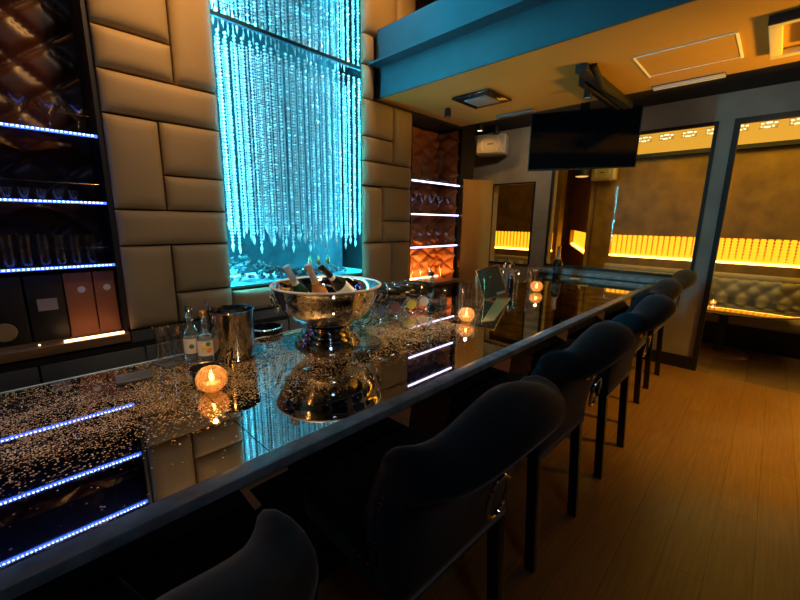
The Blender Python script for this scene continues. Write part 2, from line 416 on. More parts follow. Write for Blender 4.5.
# cove with crystal ceiling lights above the lounge wall
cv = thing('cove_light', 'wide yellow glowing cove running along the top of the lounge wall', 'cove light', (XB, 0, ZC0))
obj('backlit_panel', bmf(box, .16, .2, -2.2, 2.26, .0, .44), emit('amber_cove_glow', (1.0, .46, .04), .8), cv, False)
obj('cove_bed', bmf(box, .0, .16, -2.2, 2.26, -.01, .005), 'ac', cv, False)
for k in range(9):
    y = -.55+k*.28
    t = thing('crystal_lamp', nth(8-k, 'left')+' crystal lamp cluster glinting in the yellow cove', 'lamp', (XB+.10, y, ZC0+.005), 0, 'crystal lamps in the lounge cove')
    for (ya_, yb_, za_) in ((-.085, -.045, .262), (-.035, .035, .268), (.045, .085, .262), (-.06, -.03, .222), (-.02, .05, .216), (.06, .08, .225)):
        obj('lamp_chip', bmf(box, .035, .058, ya_, yb_-.008, za_, za_+.013, .004), 'glint', t, False)
    obj('back_plate', bmf(box, .052, .0595, -.09, .09, .205, .295), 'ac', t, False)

# ------------------------------------------------------------------ upholstered wall pads
def pad_bm(x0, x1, z0, z1, y=2.50, d=.05):
    bm = bmesh.new(); nx, nz = 12, 12; g = .004
    x0 += g; x1 -= g; z0 += g; z1 -= g; V = {}
    for i in range(nx+1):
        for j in range(nz+1):
            # denser near edges
            u = .5-.5*math.cos(PI*i/nx); w = .5-.5*math.cos(PI*j/nz)
            x = x0+(x1-x0)*u; z = z0+(z1-z0)*w
            e = min(min(x-x0, x1-x), .05)/.05; f = min(min(z-z0, z1-z), .05)/.05
            p = math.sqrt(max(0, 1-(1-e)**2))*math.sqrt(max(0, 1-(1-f)**2))
            pil = .008*math.sin(PI*u)*math.sin(PI*w)
            V[i, j] = bm.verts.new((x, y-d*(.35+.65*p)-pil, z))
    for i in range(nx):
        for j in range(nz): bm.faces.new((V[i, j], V[i+1, j], V[i+1, j+1], V[i, j+1]))
    bd = [V[i, 0] for i in range(nx+1)]+[V[nx, j] for j in range(1, nz+1)]+[V[i, nz] for i in range(nx-1, -1, -1)]+[V[0, j] for j in range(nz-1, 0, -1)]
    bk = [bm.verts.new((v.co.x, y, v.co.z)) for v in bd]; n_ = len(bd)
    for i in range(n_): bm.faces.new((bd[i], bd[(i+1) % n_], bk[(i+1) % n_], bk[i]))
    bm.faces.new(bk)
    return bm
padsL = [(.405, .650, .935, 1.400), (.650, .975, .935, 1.117), (.650, .975, 1.117, 1.400), (.405, .975, 1.400, 1.592),
         (.405, .650, 1.592, 2.062), (.650, .975, 1.592, 1.783), (.650, .975, 1.783, 2.064), (.405, .975, 2.064, 2.266),
         (.405, .750, 2.266, 2.458), (.405, .750, 2.458, 2.80), (.750, .975, 2.266, 2.99), (.405, .750, 2.80, 3.2), (.750, .975, 2.99, 3.4)]
padsR = [(2.09, 2.417, .935, 1.366), (2.417, 2.66, .935, 1.366), (2.09, 2.306, 1.366, 1.832), (2.306, 2.66, 1.366, 1.552),
         (2.306, 2.66, 1.552, 1.840), (2.09, 2.66, 1.840, 2.030), (2.09, 2.425, 2.030, 2.220), (2.09, 2.425, 2.220, 2.497),
         (2.425, 2.66, 2.030, 2.497), (2.09, 2.205, 2.50, 2.74), (2.09, 2.205, 2.744, 2.956), (2.09, 2.444, 2.956, 3.4), (2.444, 2.68, 2.956, 3.4)]
t = thing('upholstered_wall_panel', 'padded tan leather wall cladding left of the lit bead window', 'wall panel', (.69, 2.5, .7))
for a in padsL: obj('pad', pad_bm(a[0]-.69, a[1]-.69, a[2]-.7, a[3]-.7, 0), 'pad', t, angle=60)
t = thing('upholstered_wall_panel', 'padded tan leather wall cladding right of the lit bead window', 'wall panel', (2.375, 2.5, .7))
for a in padsR: obj('pad', pad_bm(a[0]-2.375, a[1]-2.375, a[2]-.7, a[3]-.7, 0), 'pad', t, angle=60)
t = thing('upholstered_wall_panel', 'low padded leather panel directly under the lit bead window', 'wall panel', (1.53, 2.5, .7))
obj('pad', pad_bm(-.555, .56, .235, .39, 0), 'pad', t, angle=60)

# ------------------------------------------------------------------ quilted backs
def quilt(x0, x1, z0, z1, y, w, h, depth, ax='y'):
    bm = bmesh.new(); nx = int((x1-x0)/w*12); nz = int((z1-z0)/h*12); V = {}
    for i in range(nx+1):
        for j in range(nz+1):
            x = x0+(x1-x0)*i/nx; z = z0+(z1-z0)*j/nz
            a = (x/w+z/h); b_ = (x/w-z/h)
            q = min(abs(math.sin(PI*a)), abs(math.sin(PI*b_)))
            V[i, j] = bm.verts.new((x, y-depth*(1-math.exp(-q*4.5)), z))
    for i in range(nx):
        for j in range(nz): bm.faces.new((V[i, j], V[i+1, j], V[i+1, j+1], V[i, j+1]))
    A = [bm.verts.new((x, y+.03, z)) for x, z in ((x0, z0), (x1, z0), (x1, z1), (x0, z1))]; bm.faces.new(A)
    return bm
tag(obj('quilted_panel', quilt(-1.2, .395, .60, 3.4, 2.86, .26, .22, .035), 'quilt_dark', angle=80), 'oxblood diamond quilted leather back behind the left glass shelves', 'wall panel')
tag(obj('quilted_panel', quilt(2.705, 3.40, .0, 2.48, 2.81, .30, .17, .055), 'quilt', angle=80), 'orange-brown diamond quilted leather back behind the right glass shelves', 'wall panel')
bm = quilt(0, .30, .0, 2.48, 0, .30, .17, .045)
for v in bm.verts: v.co = Vector((3.455+v.co.y, 2.51+v.co.x, v.co.z))
tag(obj('quilted_panel', bm, 'quilt', angle=80), 'narrow quilted leather side of the right shelf niche', 'wall panel')
tag(obj('quilted_panel', quilt(2.705, 3.455, 2.605, 3.9, 2.81, .24, .15, .03), 'quilt', angle=80), 'scrap of reddish quilted panel visible above the blue-lit beam', 'wall panel')
# thin quilted side strip of the left niche
bm = bmesh.new(); box(bm, .385, .4, 2.50, 2.83, .60, 3.4)
struct('trim_5', bm, 'black')

# ------------------------------------------------------------------ lit bead window
w1 = struct('window_1', bmf(box, .93, .945, 2.50, 2.95, 1.10, 3.9), 'black')
def part(n, bm, mt, p, sm=False): return obj(n, bm, mt, p, sm)
part('jamb', bmf(box, 2.225, 2.24, 2.50, 2.95, 1.10, 3.9), 'black', w1)
part('strip_light_shield', bmf(box, 2.094, 2.225, 2.4995, 2.506, 1.10, 3.9), 'black', w1)  # added board keeping the right light strip out of sight
part('strip_light_shield', bmf(box, .93, .974, 2.4995, 2.506, 1.10, 3.9), 'black', w1)  # added board stopping strip light from leaking through the pad gaps
part('sill', bmf(box, .945, 2.225, 2.50, 2.94, 1.101, 1.115), pm('teal_sill', (.12, .45, .52), .2), w1)
part('transom', bmf(box, .945, 2.225, 2.505, 2.53, 2.700, 2.722), pm('teal_metal', (.05, .18, .25), .3, .6), w1)
part('pane', bmf(box, .945, 2.225, 2.510, 2.516, 1.115, 2.700), 'thinglass', w1)
part('pane', bmf(box, .945, 2.225, 2.510, 2.516, 2.722, 3.9), 'thinglass', w1)
t = thing('led_backdrop', 'cyan backlit panel glowing behind the hanging crystal strings in the window', 'light panel', (1.53, 2.93, 1.12))
obj('backlit_panel', bmf(box, -.58, .68, 0, .01, 0, 2.7), 'backlit', t, False)
for x_, lab_ in ((.958, 'added hidden cyan light strip inside the left jamb of the bead window'), (2.208, 'added hidden cyan light strip inside the right jamb of the bead window')):
    tag(obj('light_strip', bmf(box, x_-.011, x_+.011, 2.54, 2.562, 1.13, 3.85), 'led_cyan', None, False), lab_, 'light strip')  # added strips, out of sight, to light the beads from the front
tag(obj('light_strip', bmf(box, 1.02, 2.08, 2.885, 2.905, 1.117, 1.135), 'led_cyan_dim', None, False), 'added cyan light strip low at the back of the bead window sill', 'light strip')  # added strip to brighten the window from below
def beads(rows, ztop, zbot, jit, seed):
    rnd = random.Random(seed); vs = []; fs = []
    def octa(x, y, z, r, h):
        a = rnd.uniform(0, PI/2); k = len(vs)
        vs.append((x, y, z+h)); vs.append((x, y, z-h))
        for q in range(5): vs.append((x+r*math.cos(a+q*2*PI/5), y+r*math.sin(a+q*2*PI/5), z+rnd.uniform(-.15, .15)*h))
        for q in range(5):
            fs.append((k, k+2+q, k+2+(q+1) % 5)); fs.append((k+1, k+2+(q+1) % 5, k+2+q))
    for (y, sp, r, off) in rows:
        x = 1.0+off
        while x < 2.18:
            xb = x+rnd.uniform(-.004, .004); zb = zbot+rnd.uniform(0, jit) + (0 if r > .01 else .1*rnd.random())
            z = ztop
            while z > zb:
                octa(xb, y, z, r*rnd.uniform(.8, 1.15), r*.85); z -= r*1.6
            octa(xb, y, zb-.03, r*.9, .04)                       # long drop at the end
            x += sp
    me = bpy.data.meshes.new('bead_curtain'); me.from_pydata(vs, [], fs); me.materials.append(M['bead'])
    o = bpy.data.objects.new('bead_curtain', me); COL.objects.link(o); return o
tag(beads([(2.60, .050, .0135, 0), (2.70, .050, .010, .024), (2.80, .033, .008, .02)], 2.665, 1.36, .16, 1),
    'long crystal bead strings hanging in the cyan window below its crossbar', 'bead curtain', kind='stuff')
tag(beads([(2.60, .050, .0135, .0), (2.70, .050, .010, .024), (2.80, .033, .008, .01)], 3.7, 2.79, .01, 2),
    'crystal bead strings in the upper part of the cyan window above its crossbar', 'bead curtain', kind='stuff')
bm = bmesh.new(); rnd = random.Random(5)
for k in range(260):
    x = rnd.uniform(1.0, 2.05); hmax = .17*max(.15, 1-abs((x-1.18)/.42)) if x < 1.62 else .03
    b2 = bmesh.new(); bmesh.ops.create_icosphere(b2, subdivisions=1, radius=rnd.uniform(.012, .024))
    merge(bm, b2, Matrix.Translation((x, rnd.uniform(2.62, 2.86), 1.125+rnd.uniform(0, hmax))) @ Matrix.Diagonal((1.2, 1, .8, 1)))
tag(obj('crystal_pebbles', bm, 'stone', smooth=False), 'heap of glass pebbles on the window sill below the bead strings', 'pebbles', kind='stuff')
tb = None
for k, x in enumerate((1.62, 1.70, 1.79)):
    if k == 0:
        t = thing('pendant_drop', '', 'ornament', (x, 2.57, 1.235), 0, 'amber pendant drops in the window')
        obj('drop', bmf(lathe, [(0, -.05), (.016, -.03), (.018, -.01), (.008, .03), (0, .05)], 10), 'brass', t)
        obj('cord', bmf(tube, [(0, 0, .045), (0, 0, .25)], .0012, 5), 'brass', t); tb = t
    else: t = dup(tb, (x, 2.57, 1.235))
    t['label'] = nth(k, 'left')+' amber pendant drop hanging low in the cyan window'

# ------------------------------------------------------------------ shelves
def shelf(x0, x1, z, y1, label, led, dots):
    t = thing('glass_shelf', label, 'shelf', ((x0+x1)/2, 2.5, z))
    h = (x1-x0)/2
    obj('shelf_board', bmf(box, -h, h, 0.004, y1-2.5, -.010, .002), 'shelfglass', t, False)
    s = obj('led_strip', bmf(box, -h, h, -.010, .004, -.008, .004), led, t, False)
    if dots:
        bm = bmesh.new(); x = -h+.008
        while x < h-.006: box(bm, x-.0035, x+.0035, -.012, -.010, -.003, .001); x += .0165
        d = obj('led_chips', bm, 'led_dot', s, False); d['kind'] = 'stuff'
    obj('guard_rail', bmf(tube, [(-h, .012, .09), (h-.02, .012, .09)], .0010, 6), 'brushed', t)
    return t
for z, w_ in ((1.945, 'top'), (1.622, 'middle'), (1.305, 'bottom')):
    shelf(-1.2, .378, z, 2.80, w_+' glass shelf with blue LED edge on the left of the bar', 'led_blue', True)
for z, w_ in ((1.93, 'top'), (1.622, 'middle'), (1.304, 'bottom')):
    shelf(2.70, 3.445, z, 2.74, w_+' of the three violet-white lit glass shelves by the amber door leaf', 'led_violet', False)

# glass profiles (outer then inner, thin walls)
P_MART = [(0, 0), (.036, 0), (.036, .003), (.005, .006), (.0035, .065), (.012, .072), (.052, .138), (.050, .138), (.010, .0745), (0, .073)]
P_SHOT = [(0, 0), (.020, 0), (.026, .055), (.0245, .055), (.018, .008), (0, .008)]
P_HIGH = [(0, 0), (.026, 0), (.030, .15), (.0285, .15), (.0245, .01), (0, .01)]
P_WINE = [(0, 0), (.035, 0), (.034, .003), (.005, .006), (.004, .085), (.025, .10), (.038, .135), (.036, .17), (.031, .20), (.0295, .20), (.034, .168), (.036, .135), (.023, .103), (0, .092)]
P_FLUTE = [(0, 0), (.028, 0), (.028, .003), (.004, .006), (.0035, .07), (.016, .085), (.023, .14), (.021, .20), (.0195, .20), (.021, .14), (.0145, .088), (0, .078)]
P_DEC = [(0, 0), (.07, 0), (.095, .02), (.09, .045), (.05, .075), (.016, .11), (.012, .20), (.016, .25), (.018, .27), (.0165, .27), (.010, .20), (.014, .11), (.048, .073), (.087, .043), (.09, .022), (.067, .004), (0, .004)]
ZT_ = .905
def glass_run(name, prof, xs, y, z, label, cat, group, side='right', seg=20, ys=None, sc=1):
    first = None; n_ = len(xs)
    for k, x in enumerate(xs):
        yy = ys[k] if ys else y
        if first is None:
            o = obj(name, bmf(lathe, prof, seg), 'glass' if z == ZT_ else 'fineglass', angle=60); first = o
        else: o = first.copy(); COL.objects.link(o)
        o.location = (x, yy, z+.003); o.scale = (sc,)*3
        tag(o, label.format(nth(n_-1-k, 'right') if side == 'right' else nth(k, 'left')), cat, group)
glass_run('martini_glass', P_MART, [-.12, .0, .113, .217, .325], 2.60, 1.947, '{} martini glass on the top blue-lit left shelf', 'glass', 'martini glasses on the top left shelf')
glass_run('shot_glass', P_SHOT, [-.10, -.04, .02, .08, .14, .20, .26], 2.58, 1.624, '{} small shot glass on the middle blue-lit left shelf', 'glass', 'shot glasses on the middle left shelf')
glass_run('highball_glass', P_HIGH, [-.22, -.15, -.08, -.012, .05, .115, .175, .235, .30], 2.585, 1.307, '{} highball glass on the bottom blue-lit left shelf', 'glass', 'highball glasses on the bottom left shelf')
glass_run('decanter', P_DEC, [2.99, 3.27], 2.62, 1.932, '{} glass decanter with a long neck on the top right shelf', 'decanter', 'decanters on the top right shelf')
glass_run('tumbler', P_SHOT, [2.78, 2.84, 3.12, 3.40], 2.57, 1.932, '{} short tumbler among the decanters on the top right shelf', 'glass', 'tumblers on the top right shelf', sc=1.3)
glass_run('coupe_glass', P_MART, [2.79, 2.93, 3.07, 3.21, 3.36], 2.59, 1.624, '{} stemmed cocktail glass on the middle violet-lit shelf', 'glass', 'stemmed glasses on the middle right shelf', sc=1.35)
glass_run('wine_glass', P_WINE, [2.79, 2.93, 3.07, 3.21, 3.36], 2.59, 1.306, '{} wine glass on the bottom violet-lit shelf', 'glass', 'wine glasses on the bottom right shelf')
# counter of the right niche and its glasses
tag(obj('niche_ledge', bmf(box, 2.70, 3.46, 2.44, 2.80, .90, .935, .003), 'wood'), 'wooden ledge at the foot of the orange quilted shelf niche', 'ledge')
tag(obj('light_strip', bmf(box, 2.72, 3.44, 2.72, 2.75, .937, .947), 'led_warm', None, False), 'warm light strip at the back of the right niche ledge', 'light strip')
glass_run('champagne_flute', P_FLUTE, [2.82, 2.97, 3.12, 3.30], 2.60, .935, '{} champagne flute standing on the right niche ledge', 'glass', 'flutes on the right niche ledge', sc=1.05)

# ------------------------------------------------------------------ back bar with drawers, gift boxes
cb = thing('back_bar_cabinet', 'long charcoal back bar with drawers and a walnut edge below the left shelves', 'cabinet', (0, 2.5, 0))
obj('worktop', bmf(box, -2.5, .395, -.06, .30, .885, .932, .004), 'wood', cb)
obj('body', bmf(box, -2.5, 2.69, -.02, .0, .0, .60), 'drawer', cb, False)
obj('body', bmf(box, .405, 2.69, -.035, -.002, .60, .93), 'drawer', cb, False)
xs = [-1.2, -.41, .018, .456, .9, 1.35, 1.8, 2.25, 2.68]
for a, b_ in zip(xs, xs[1:]):
    obj('drawer', bmf(box, a+.005, b_-.005, -.055, -.035, .30, .838, .002), 'drawer', cb)
obj('gap_shadow', bmf(box, -2.5, 2.69, -.045, -.02, .842, .872), 'black', cb, False)
obj('plinth', bmf(box, -2.5, .405, -.035, -.02, .60, .842), 'black', cb, False)
tag(obj('light_strip', bmf(box, .125, .372, 2.452, 2.468, .933, .943), 'led_warm', None, False), 'warm copper-coloured light strip on the walnut ledge in front of the brown boxes', 'light strip')
def gift(x0, x1, mt, lab, extra):
    t = thing('gift_box', lab, 'box', ((x0+x1)/2, 2.56, .932))
    h = (x1-x0)/2
    obj('carton', bmf(box, -h, h, 0, .13, 0, .335, .004), mt, t)
    if extra == 'round': obj('sticker', bmf(lathe, [(0, 0), (.017, 0), (.0155, .002), (0, .0022)], 20, (h*.15, -.0005, .245), Matrix.Rotation(PI/2, 3, 'X')), 'sticker', t)
    if extra == 'square': obj('sticker', bmf(box, -.035, .04, -.002, .0005, .155, .215), 'sticker_grey', t, False)
    if extra == 'emblem': obj('emblem', bmf(lathe, [(0, 0), (.045, 0), (.042, .003), (0, .0035)], 24, (.0, -.0005, .07), Matrix.Rotation(PI/2, 3, 'X')), 'emblem', t)
    if mt == 'box_brown': obj('base_band', bmf(box, -h-.001, h+.001, -.001, .131, 0, .03), 'box_brown', t, False)
    return t
gift(.285, .378, 'box_brown', 'brown gift box with a round sticker, the one next to the padded wall', 'round')
gift(.165, .280, 'box_brown', 'brown gift box with a round sticker beside the black box', 'round')
gift(.020, .160, 'box_black', 'black box with a square grey label under the bottom left shelf', 'square')
gift(-.16, .012, 'box_black', 'black box with a large round gold emblem at the left picture edge', 'emblem')
t = thing('puck_light', 'tiny glowing spot lamp on the ledge in front of the black box', 'lamp', (.035, 2.47, .932))
obj('rim', bmf(lathe, [(0, 0), (.008, 0), (.008, .004), (0, .004)], 12), 'brass', t); obj('bulb', bmf(sphere, (0, 0, .006), .0045, 8, 6), 'lampwarm', t)

# ------------------------------------------------------------------ bar counter
bar = thing('bar_counter', 'long black bar counter with a mirror-gloss gold-flecked top and blue-grey stone edge', 'bar counter', (0, .93, 0))
obj('tabletop', bmf(box, -2.4, .4375, .012, 1.04, .857, .900), 'counter', bar, False, loc=(0, 0, 0))
obj('tabletop', bmf(box, .4405, 1.976, .012, 1.04, .857, .900), 'counter', bar, False)
obj('tabletop', bmf(box, 1.979, XE-.07, .012, 1.04, .857, .900), 'counter_far', bar, False)
for o in bar.children:
    pass
obj('edge_strip', bmf(box, -2.4, XE-.002, -.045, .0115, .870, .901, .003), 'edge', bar)
obj('apron', bmf(box, -2.4, XE-.002, -.035, .0115, .815, .8695), 'black', bar, False)
obj('edge_strip', bmf(box, -2.4, 2.3, 1.0405, 1.055, .850, .902), 'edge', bar, False)
obj('front_panel', bmf(box, -2.4, XE-.025, .30, .33, 0, .857), 'black', bar, False)
obj('subframe', bmf(box, -2.4, XE-.002, .06, 1.03, .80, .8565), 'black', bar, False)
obj('foot_plinth', bmf(box, -2.4, XE-.025, .26, .30, 0, .12), 'black', bar, False)
for k in range(6):
    # copper triangular brackets tucked under the stone edge
    bm = bmesh.new(); y0, y1 = -.046, -.040; x = 0
    if k == 0: pts = [(.329, .866), (.464, .866), (.464, .858), (.405, .858), (.352, .856), (.383, .792), (.363, .788)]
    else:
        xr = (.976, 1.738, 2.50, 3.26, 4.02)[k-1]; wd = .115 if k == 1 else .185
        pts = [(xr-wd, .866), (xr, .866), (xr-.012, .787)]
    A = [bm.verts.new((x+p_, y0, z)) for p_, z in pts]; B = [bm.verts.new((x+p_, y1+.004, z)) for p_, z in pts]
    bm.faces.new(A); bm.faces.new(B[::-1])
    for i in range(len(pts)): bm.faces.new((A[i], A[(i+1) % len(pts)], B[(i+1) % len(pts)], B[i]))
    o = obj('bracket', bm, 'copper', bar, False); o['label'] = 'copper triangular bracket'

# ------------------------------------------------------------------ counter stools
def lerp(a, b_, t): return a+(b_-a)*t
def back_bm():
    bm = bmesh.new(); NU = 28; rings = []
    for i in range(NU+1):
        u = -1+2*i/NU; a = abs(u)
        # camel-back outline: high crown in the middle, lower rounded shoulders
        crown = .5+.5*math.cos(PI*min(1, a/.64))
        top = 1.078+.075*crown
        if a > .76: top -= .055*((a-.76)/.24)**2
        half = .31
        x = half*math.sin(u*PI/2*.98)/math.sin(PI/2*.98)
        end = 1 if a < .86 else math.sqrt(max(.06, 1-((a-.86)/.14)**2*.92))
        prof = []
        base = .555; n_ = 10
        rollr = .060+.018*crown
        def spine(t):
            z = lerp(base, top-rollr, t)
            y = -.190-.03*t-.13*t*t + .11*a*a*t
            return y, z
        th = .05
        xt = x*lerp(.86, 1.0, 1)
        for q in range(n_+1):
            t = q/n_; y, z = spine(t); prof.append((y+th*end, z, lerp(.84, 1, min(1, t*1.6))))
        yc, zc = spine(1.0); yc -= .022
        for q in range(9):
            al = math.radians(20+q*28); prof.append((yc+(rollr+.012)*end*math.cos(al), zc+rollr*end*math.sin(al), 1))
        for q in range(n_-1, -1, -1):
            t = q/n_*.95; y, z = spine(t); prof.append((y-th*end, z, lerp(.84, 1, min(1, t*1.6))))
        rings.append([bm.verts.new((x*w_, y, z)) for y, z, w_ in prof])
    m_ = len(rings[0])
    for A, B in zip(rings, rings[1:]):
        for k in range(m_): bm.faces.new((A[k], A[(k+1) % m_], B[(k+1) % m_], B[k]))
    bm.faces.new(rings[0]); bm.faces.new(rings[-1][::-1])
    return bm
def nails(bm, pts, r=.0048):
    for p_ in pts: sphere(bm, p_, r, 6, 4)
def make_stool():
    t = thing('counter_stool', '', 'stool')
    bk = obj('backrest', back_bm(), 'velvet', t, angle=180)
    sb = bmesh.new(); box(sb, -.265, .265, -.23, .25, .545, .665, .03); o = obj('seat', sb, 'velvet', t, angle=60)
    sd = bmesh.new(); box(sd, -.255, .255, -.20, .262, .66, .705, .022); obj('cushion', sd, 'velvet', t, angle=60)
    nb = bmesh.new()
    for s in (-1, 1):
        nails(nb, [(s*lerp(.314, .292, q/10), lerp(-.235, -.172, (q/10)**.7), lerp(.93, .70, q/10)) for q in range(11)])
        nails(nb, [(s*.268, lerp(-.172, -.12, q/3), lerp(.665, .63, q/3)) for q in range(4)])
        nails(nb, [(s*.267, lerp(-.08, .24, q/13), .625) for q in range(14)])
    nails(nb, [(lerp(-.25, .25, q/18), .252, .625) for q in range(19)])
    nails(nb, [(lerp(-.25, .25, q/18), -.233, .56) for q in range(19)])
    o = obj('nailhead_trim', nb, 'chrome', t); o['kind'] = 'stuff'
    for sx in (-1, 1):
        for sy in (-1, 1):
            lb = bmesh.new(); yb = -.235 if sy < 0 else .215
            vs = box(lb, sx*.235-.024, sx*.235+.024, yb-.0, yb+.045, 0, .55, .002)
            for v in lb.verts:
                f = 1-v.co.z/.55; v.co.x = lerp(v.co.x, sx*.24+(v.co.x-sx*.235)*.6, f); v.co.y += sy*.03*f*f
            obj('leg', lb, 'blackgloss', t, angle=30)
    kb = bmesh.new(); lathe(kb, [(0, 0), (.026, 0), (.024, .006), (.012, .012), (.012, .024), (0, .026)], 18, (-.01, -.315, .905), Matrix.Rotation(PI/2+.15, 3, 'X'))
    pl = obj('knocker_plate', kb, 'brass', t)
    rb = bmesh.new(); tube(rb, [(.045*math.cos(a), 0, .066*math.sin(a)) for a in [2*PI*i/28 for i in range(28)]], .0065, 8, True)
    rg = obj('ring_pull', rb, 'chrome', pl); rg.location = (-.01, -.352, .835); rg.rotation_euler = (.12, 0, 0)
    return t
stool0 = make_stool()
spots = [(-.105, .725, math.radians(15), 'charcoal velvet counter stool nearest the camera, cut off by the bottom edge'),
         (.84, .775, -.03, 'large dark velvet counter stool in the front centre with a chrome ring on its back'),
         (1.71, .81, -.02, 'dark velvet counter stool just behind the large front centre one'),
         (2.62, .81, 0.0, 'dark velvet counter stool halfway along the bar, next after the two big front ones'),
         (3.46, .90, .02, 'dark velvet counter stool second from the far end wall, tucked close to the bar'),
         (4.36, .92, .0, 'dark velvet counter stool nearest the far end wall below the window corner')]
for k, (x, y, rz, lab) in enumerate(spots):
    if k == 0: stool0.location = (x, y, 0); stool0.rotation_euler = (0, 0, rz); stool0['label'] = lab; stool0['group'] = 'counter stools along the bar'
    else: dup(stool0, (x, y, 0), rz, lab)

# ------------------------------------------------------------------ things on the counter
ZT = .901
def bottle_prof(r, h, neck=.3, nr=.014):
    s = h*(1-neck)
    return [(0, .004), (r*.8, .0), (r, .006), (r, s*.86), (r*.9, s*.93), (nr*1.3, s*1.13), (nr, s*1.2), (nr, h-.012), (nr*1.25, h-.010), (nr*1.25, h), (0, h)]

# champagne bowl on ribbed stand
t = thing('champagne_bowl', 'big polished steel champagne bowl with a ribbed foot on the bar', 'bowl', (1.150, 1.665, ZT))
pr = [(.0, .108), (.08, .111), (.145, .130), (.20, .168), (.240, .218), (.262, .270), (.271, .310), (.286, .318), (.286, .311), (.275, .303), (.266, .262), (.245, .210), (.205, .158), (.15, .118), (.09, .100), (0, .098)]
obj('basin', bmf(lathe, [(r_, z) for r_, z in pr], 48), 'chrome', t, angle=60)
obj('rolled_rim', bmf(tube, [(.284*math.cos(q_), .284*math.sin(q_), .318) for q_ in [2*PI*i/64 for i in range(64)]], .0055, 8, True), pm('lit_rim_steel', (.85, .85, .85), .35, .5), t)  # paler steel paints the overhead light caught on the rim
ft = [(0, 0), (.170, 0), (.178, .010), (.172, .022), (.152, .025), (.162, .036), (.156, .047), (.132, .050), (.144, .061), (.138, .072), (.112, .075), (.124, .086), (.116, .098), (0, .100)]
obj('foot', bmf(lathe, ft, 40), 'chrome', t, angle=50)
for s in (-1, 1):
    hb = bmesh.new(); a0 = math.radians(140 if s < 0 else -40)
    c = Vector((math.cos(a0), math.sin(a0), 0))
    base = c*.262+Vector((0, 0, .255)); tt = Vector((-c.y, c.x, 0))
    tube(hb, [base+c*.028+tt*.040*math.cos(q)+Vector((0, 0, -.04+.045*math.sin(q)))-c*.03*(.5-.5*math.sin(q)) for q in [2*PI*i/20 for i in range(20)]], .006, 8, True)
    obj('ring_handle', hb, 'chrome', t)
icb = bmesh.new(); rnd = random.Random(9)
for k in range(60):
    a = rnd.uniform(0, 2*PI); rr_ = .205*math.sqrt(rnd.random())
    obox(icb, (rr_*math.cos(a), rr_*math.sin(a), .208+rnd.uniform(-.01, .02)), (.032, .032, .028), Euler((rnd.random()*3, rnd.random()*3, rnd.random()*3)).to_matrix(), .004)
o = obj('ice_cubes', icb, 'ice', smooth=True, loc=(1.150, 1.665, ZT)); tag(o, 'ice cubes filling the champagne bowl', 'ice', kind='stuff')
bd = bmf(lathe, bottle_prof(.042, .31, .42, .0145), 24)
bb = [('dark green champagne bottle with a silver neck, leftmost in the champagne bowl', 'greenglass', 'foil_silver', 'label_white', (.937, 1.70, 1.327), (-.46, 0, .888)),
      ('rose champagne bottle with a rose foil neck in the middle of the champagne bowl', 'amberglass', 'foil_rose', 'orange', (1.035, 1.66, 1.330), (-.42, -.04, .90)),
      ('black-necked champagne bottle with a white collar lying rightmost in the champagne bowl', 'darkglass', 'blackgloss', 'label_white', (1.105, 1.66, 1.318), (-.74, .0, .66)),
      ('champagne bottle with a dull rose neck just behind the middle one in the bowl', 'amberglass', 'foil_rose', 'label_white', (1.085, 1.745, 1.32), (-.36, .08, .92))]
for lab, g, f_, l_, tip, d in bb:
    tip = Vector(tip)-Vector(d).normalized()*.311; x, y = tip.x, tip.y; zb_ = tip.z
    dv = Vector(d).normalized(); q = Vector((0, 0, 1)).rotation_difference(dv)
    t = thing('champagne_bottle', lab, 'bottle', (x, y, zb_), 0, 'champagne bottles in the bowl'); t.rotation_mode = 'QUATERNION'; t.rotation_quaternion = q
    obj('body', bmf(lathe, bottle_prof(.040, .31, .42, .0145), 24), g, t, angle=60)
    obj('neck_foil', bmf(lathe, [(.020, .195), (.0165, .215), (.0160, .290), (.0190, .296), (.0185, .311), (0, .313)], 20), f_, t, angle=60)
    obj('front_label', bmf(lathe, [(.0405, .06), (.0407, .065), (.0407, .135), (.0405, .14)], 24), l_, t, angle=60)
    obj('neck_label', bmf(lathe, [(.0205, .192), (.0172, .215), (.0170, .222)], 20), l_, t, angle=60)

# steel ice bucket
t = thing('ice_bucket', 'brushed steel ice bucket standing on the bar left of the champagne bowl', 'bucket', (.685, 1.775, ZT))
obj('bucket_body', bmf(lathe, [(0, 0), (.088, 0), (.092, .004), (.100, .225), (.104, .230), (.104, .236), (.098, .236), (.094, .225), (.087, .008), (0, .008)], 40), 'brushed', t, angle=50)
obj('ring_handle', bmf(tube, [(-.106, .025*math.cos(a), .19+.025*math.sin(a)) for a in [2*PI*i/16 for i in range(16)]], .003, 6, True), 'chrome', t)
t = thing('ice_tongs', 'thin steel tongs sticking out of the brushed ice bucket', 'tongs', (.640, 1.82, ZT+.008))
obj('tong_arm', bmf(tube, [(0, 0, 0), (-.045, .02, .27)], .003, 6), 'chrome', t); obj('tong_arm', bmf(tube, [(.02, 0, 0), (-.038, .025, .27)], .003, 6), 'chrome', t)
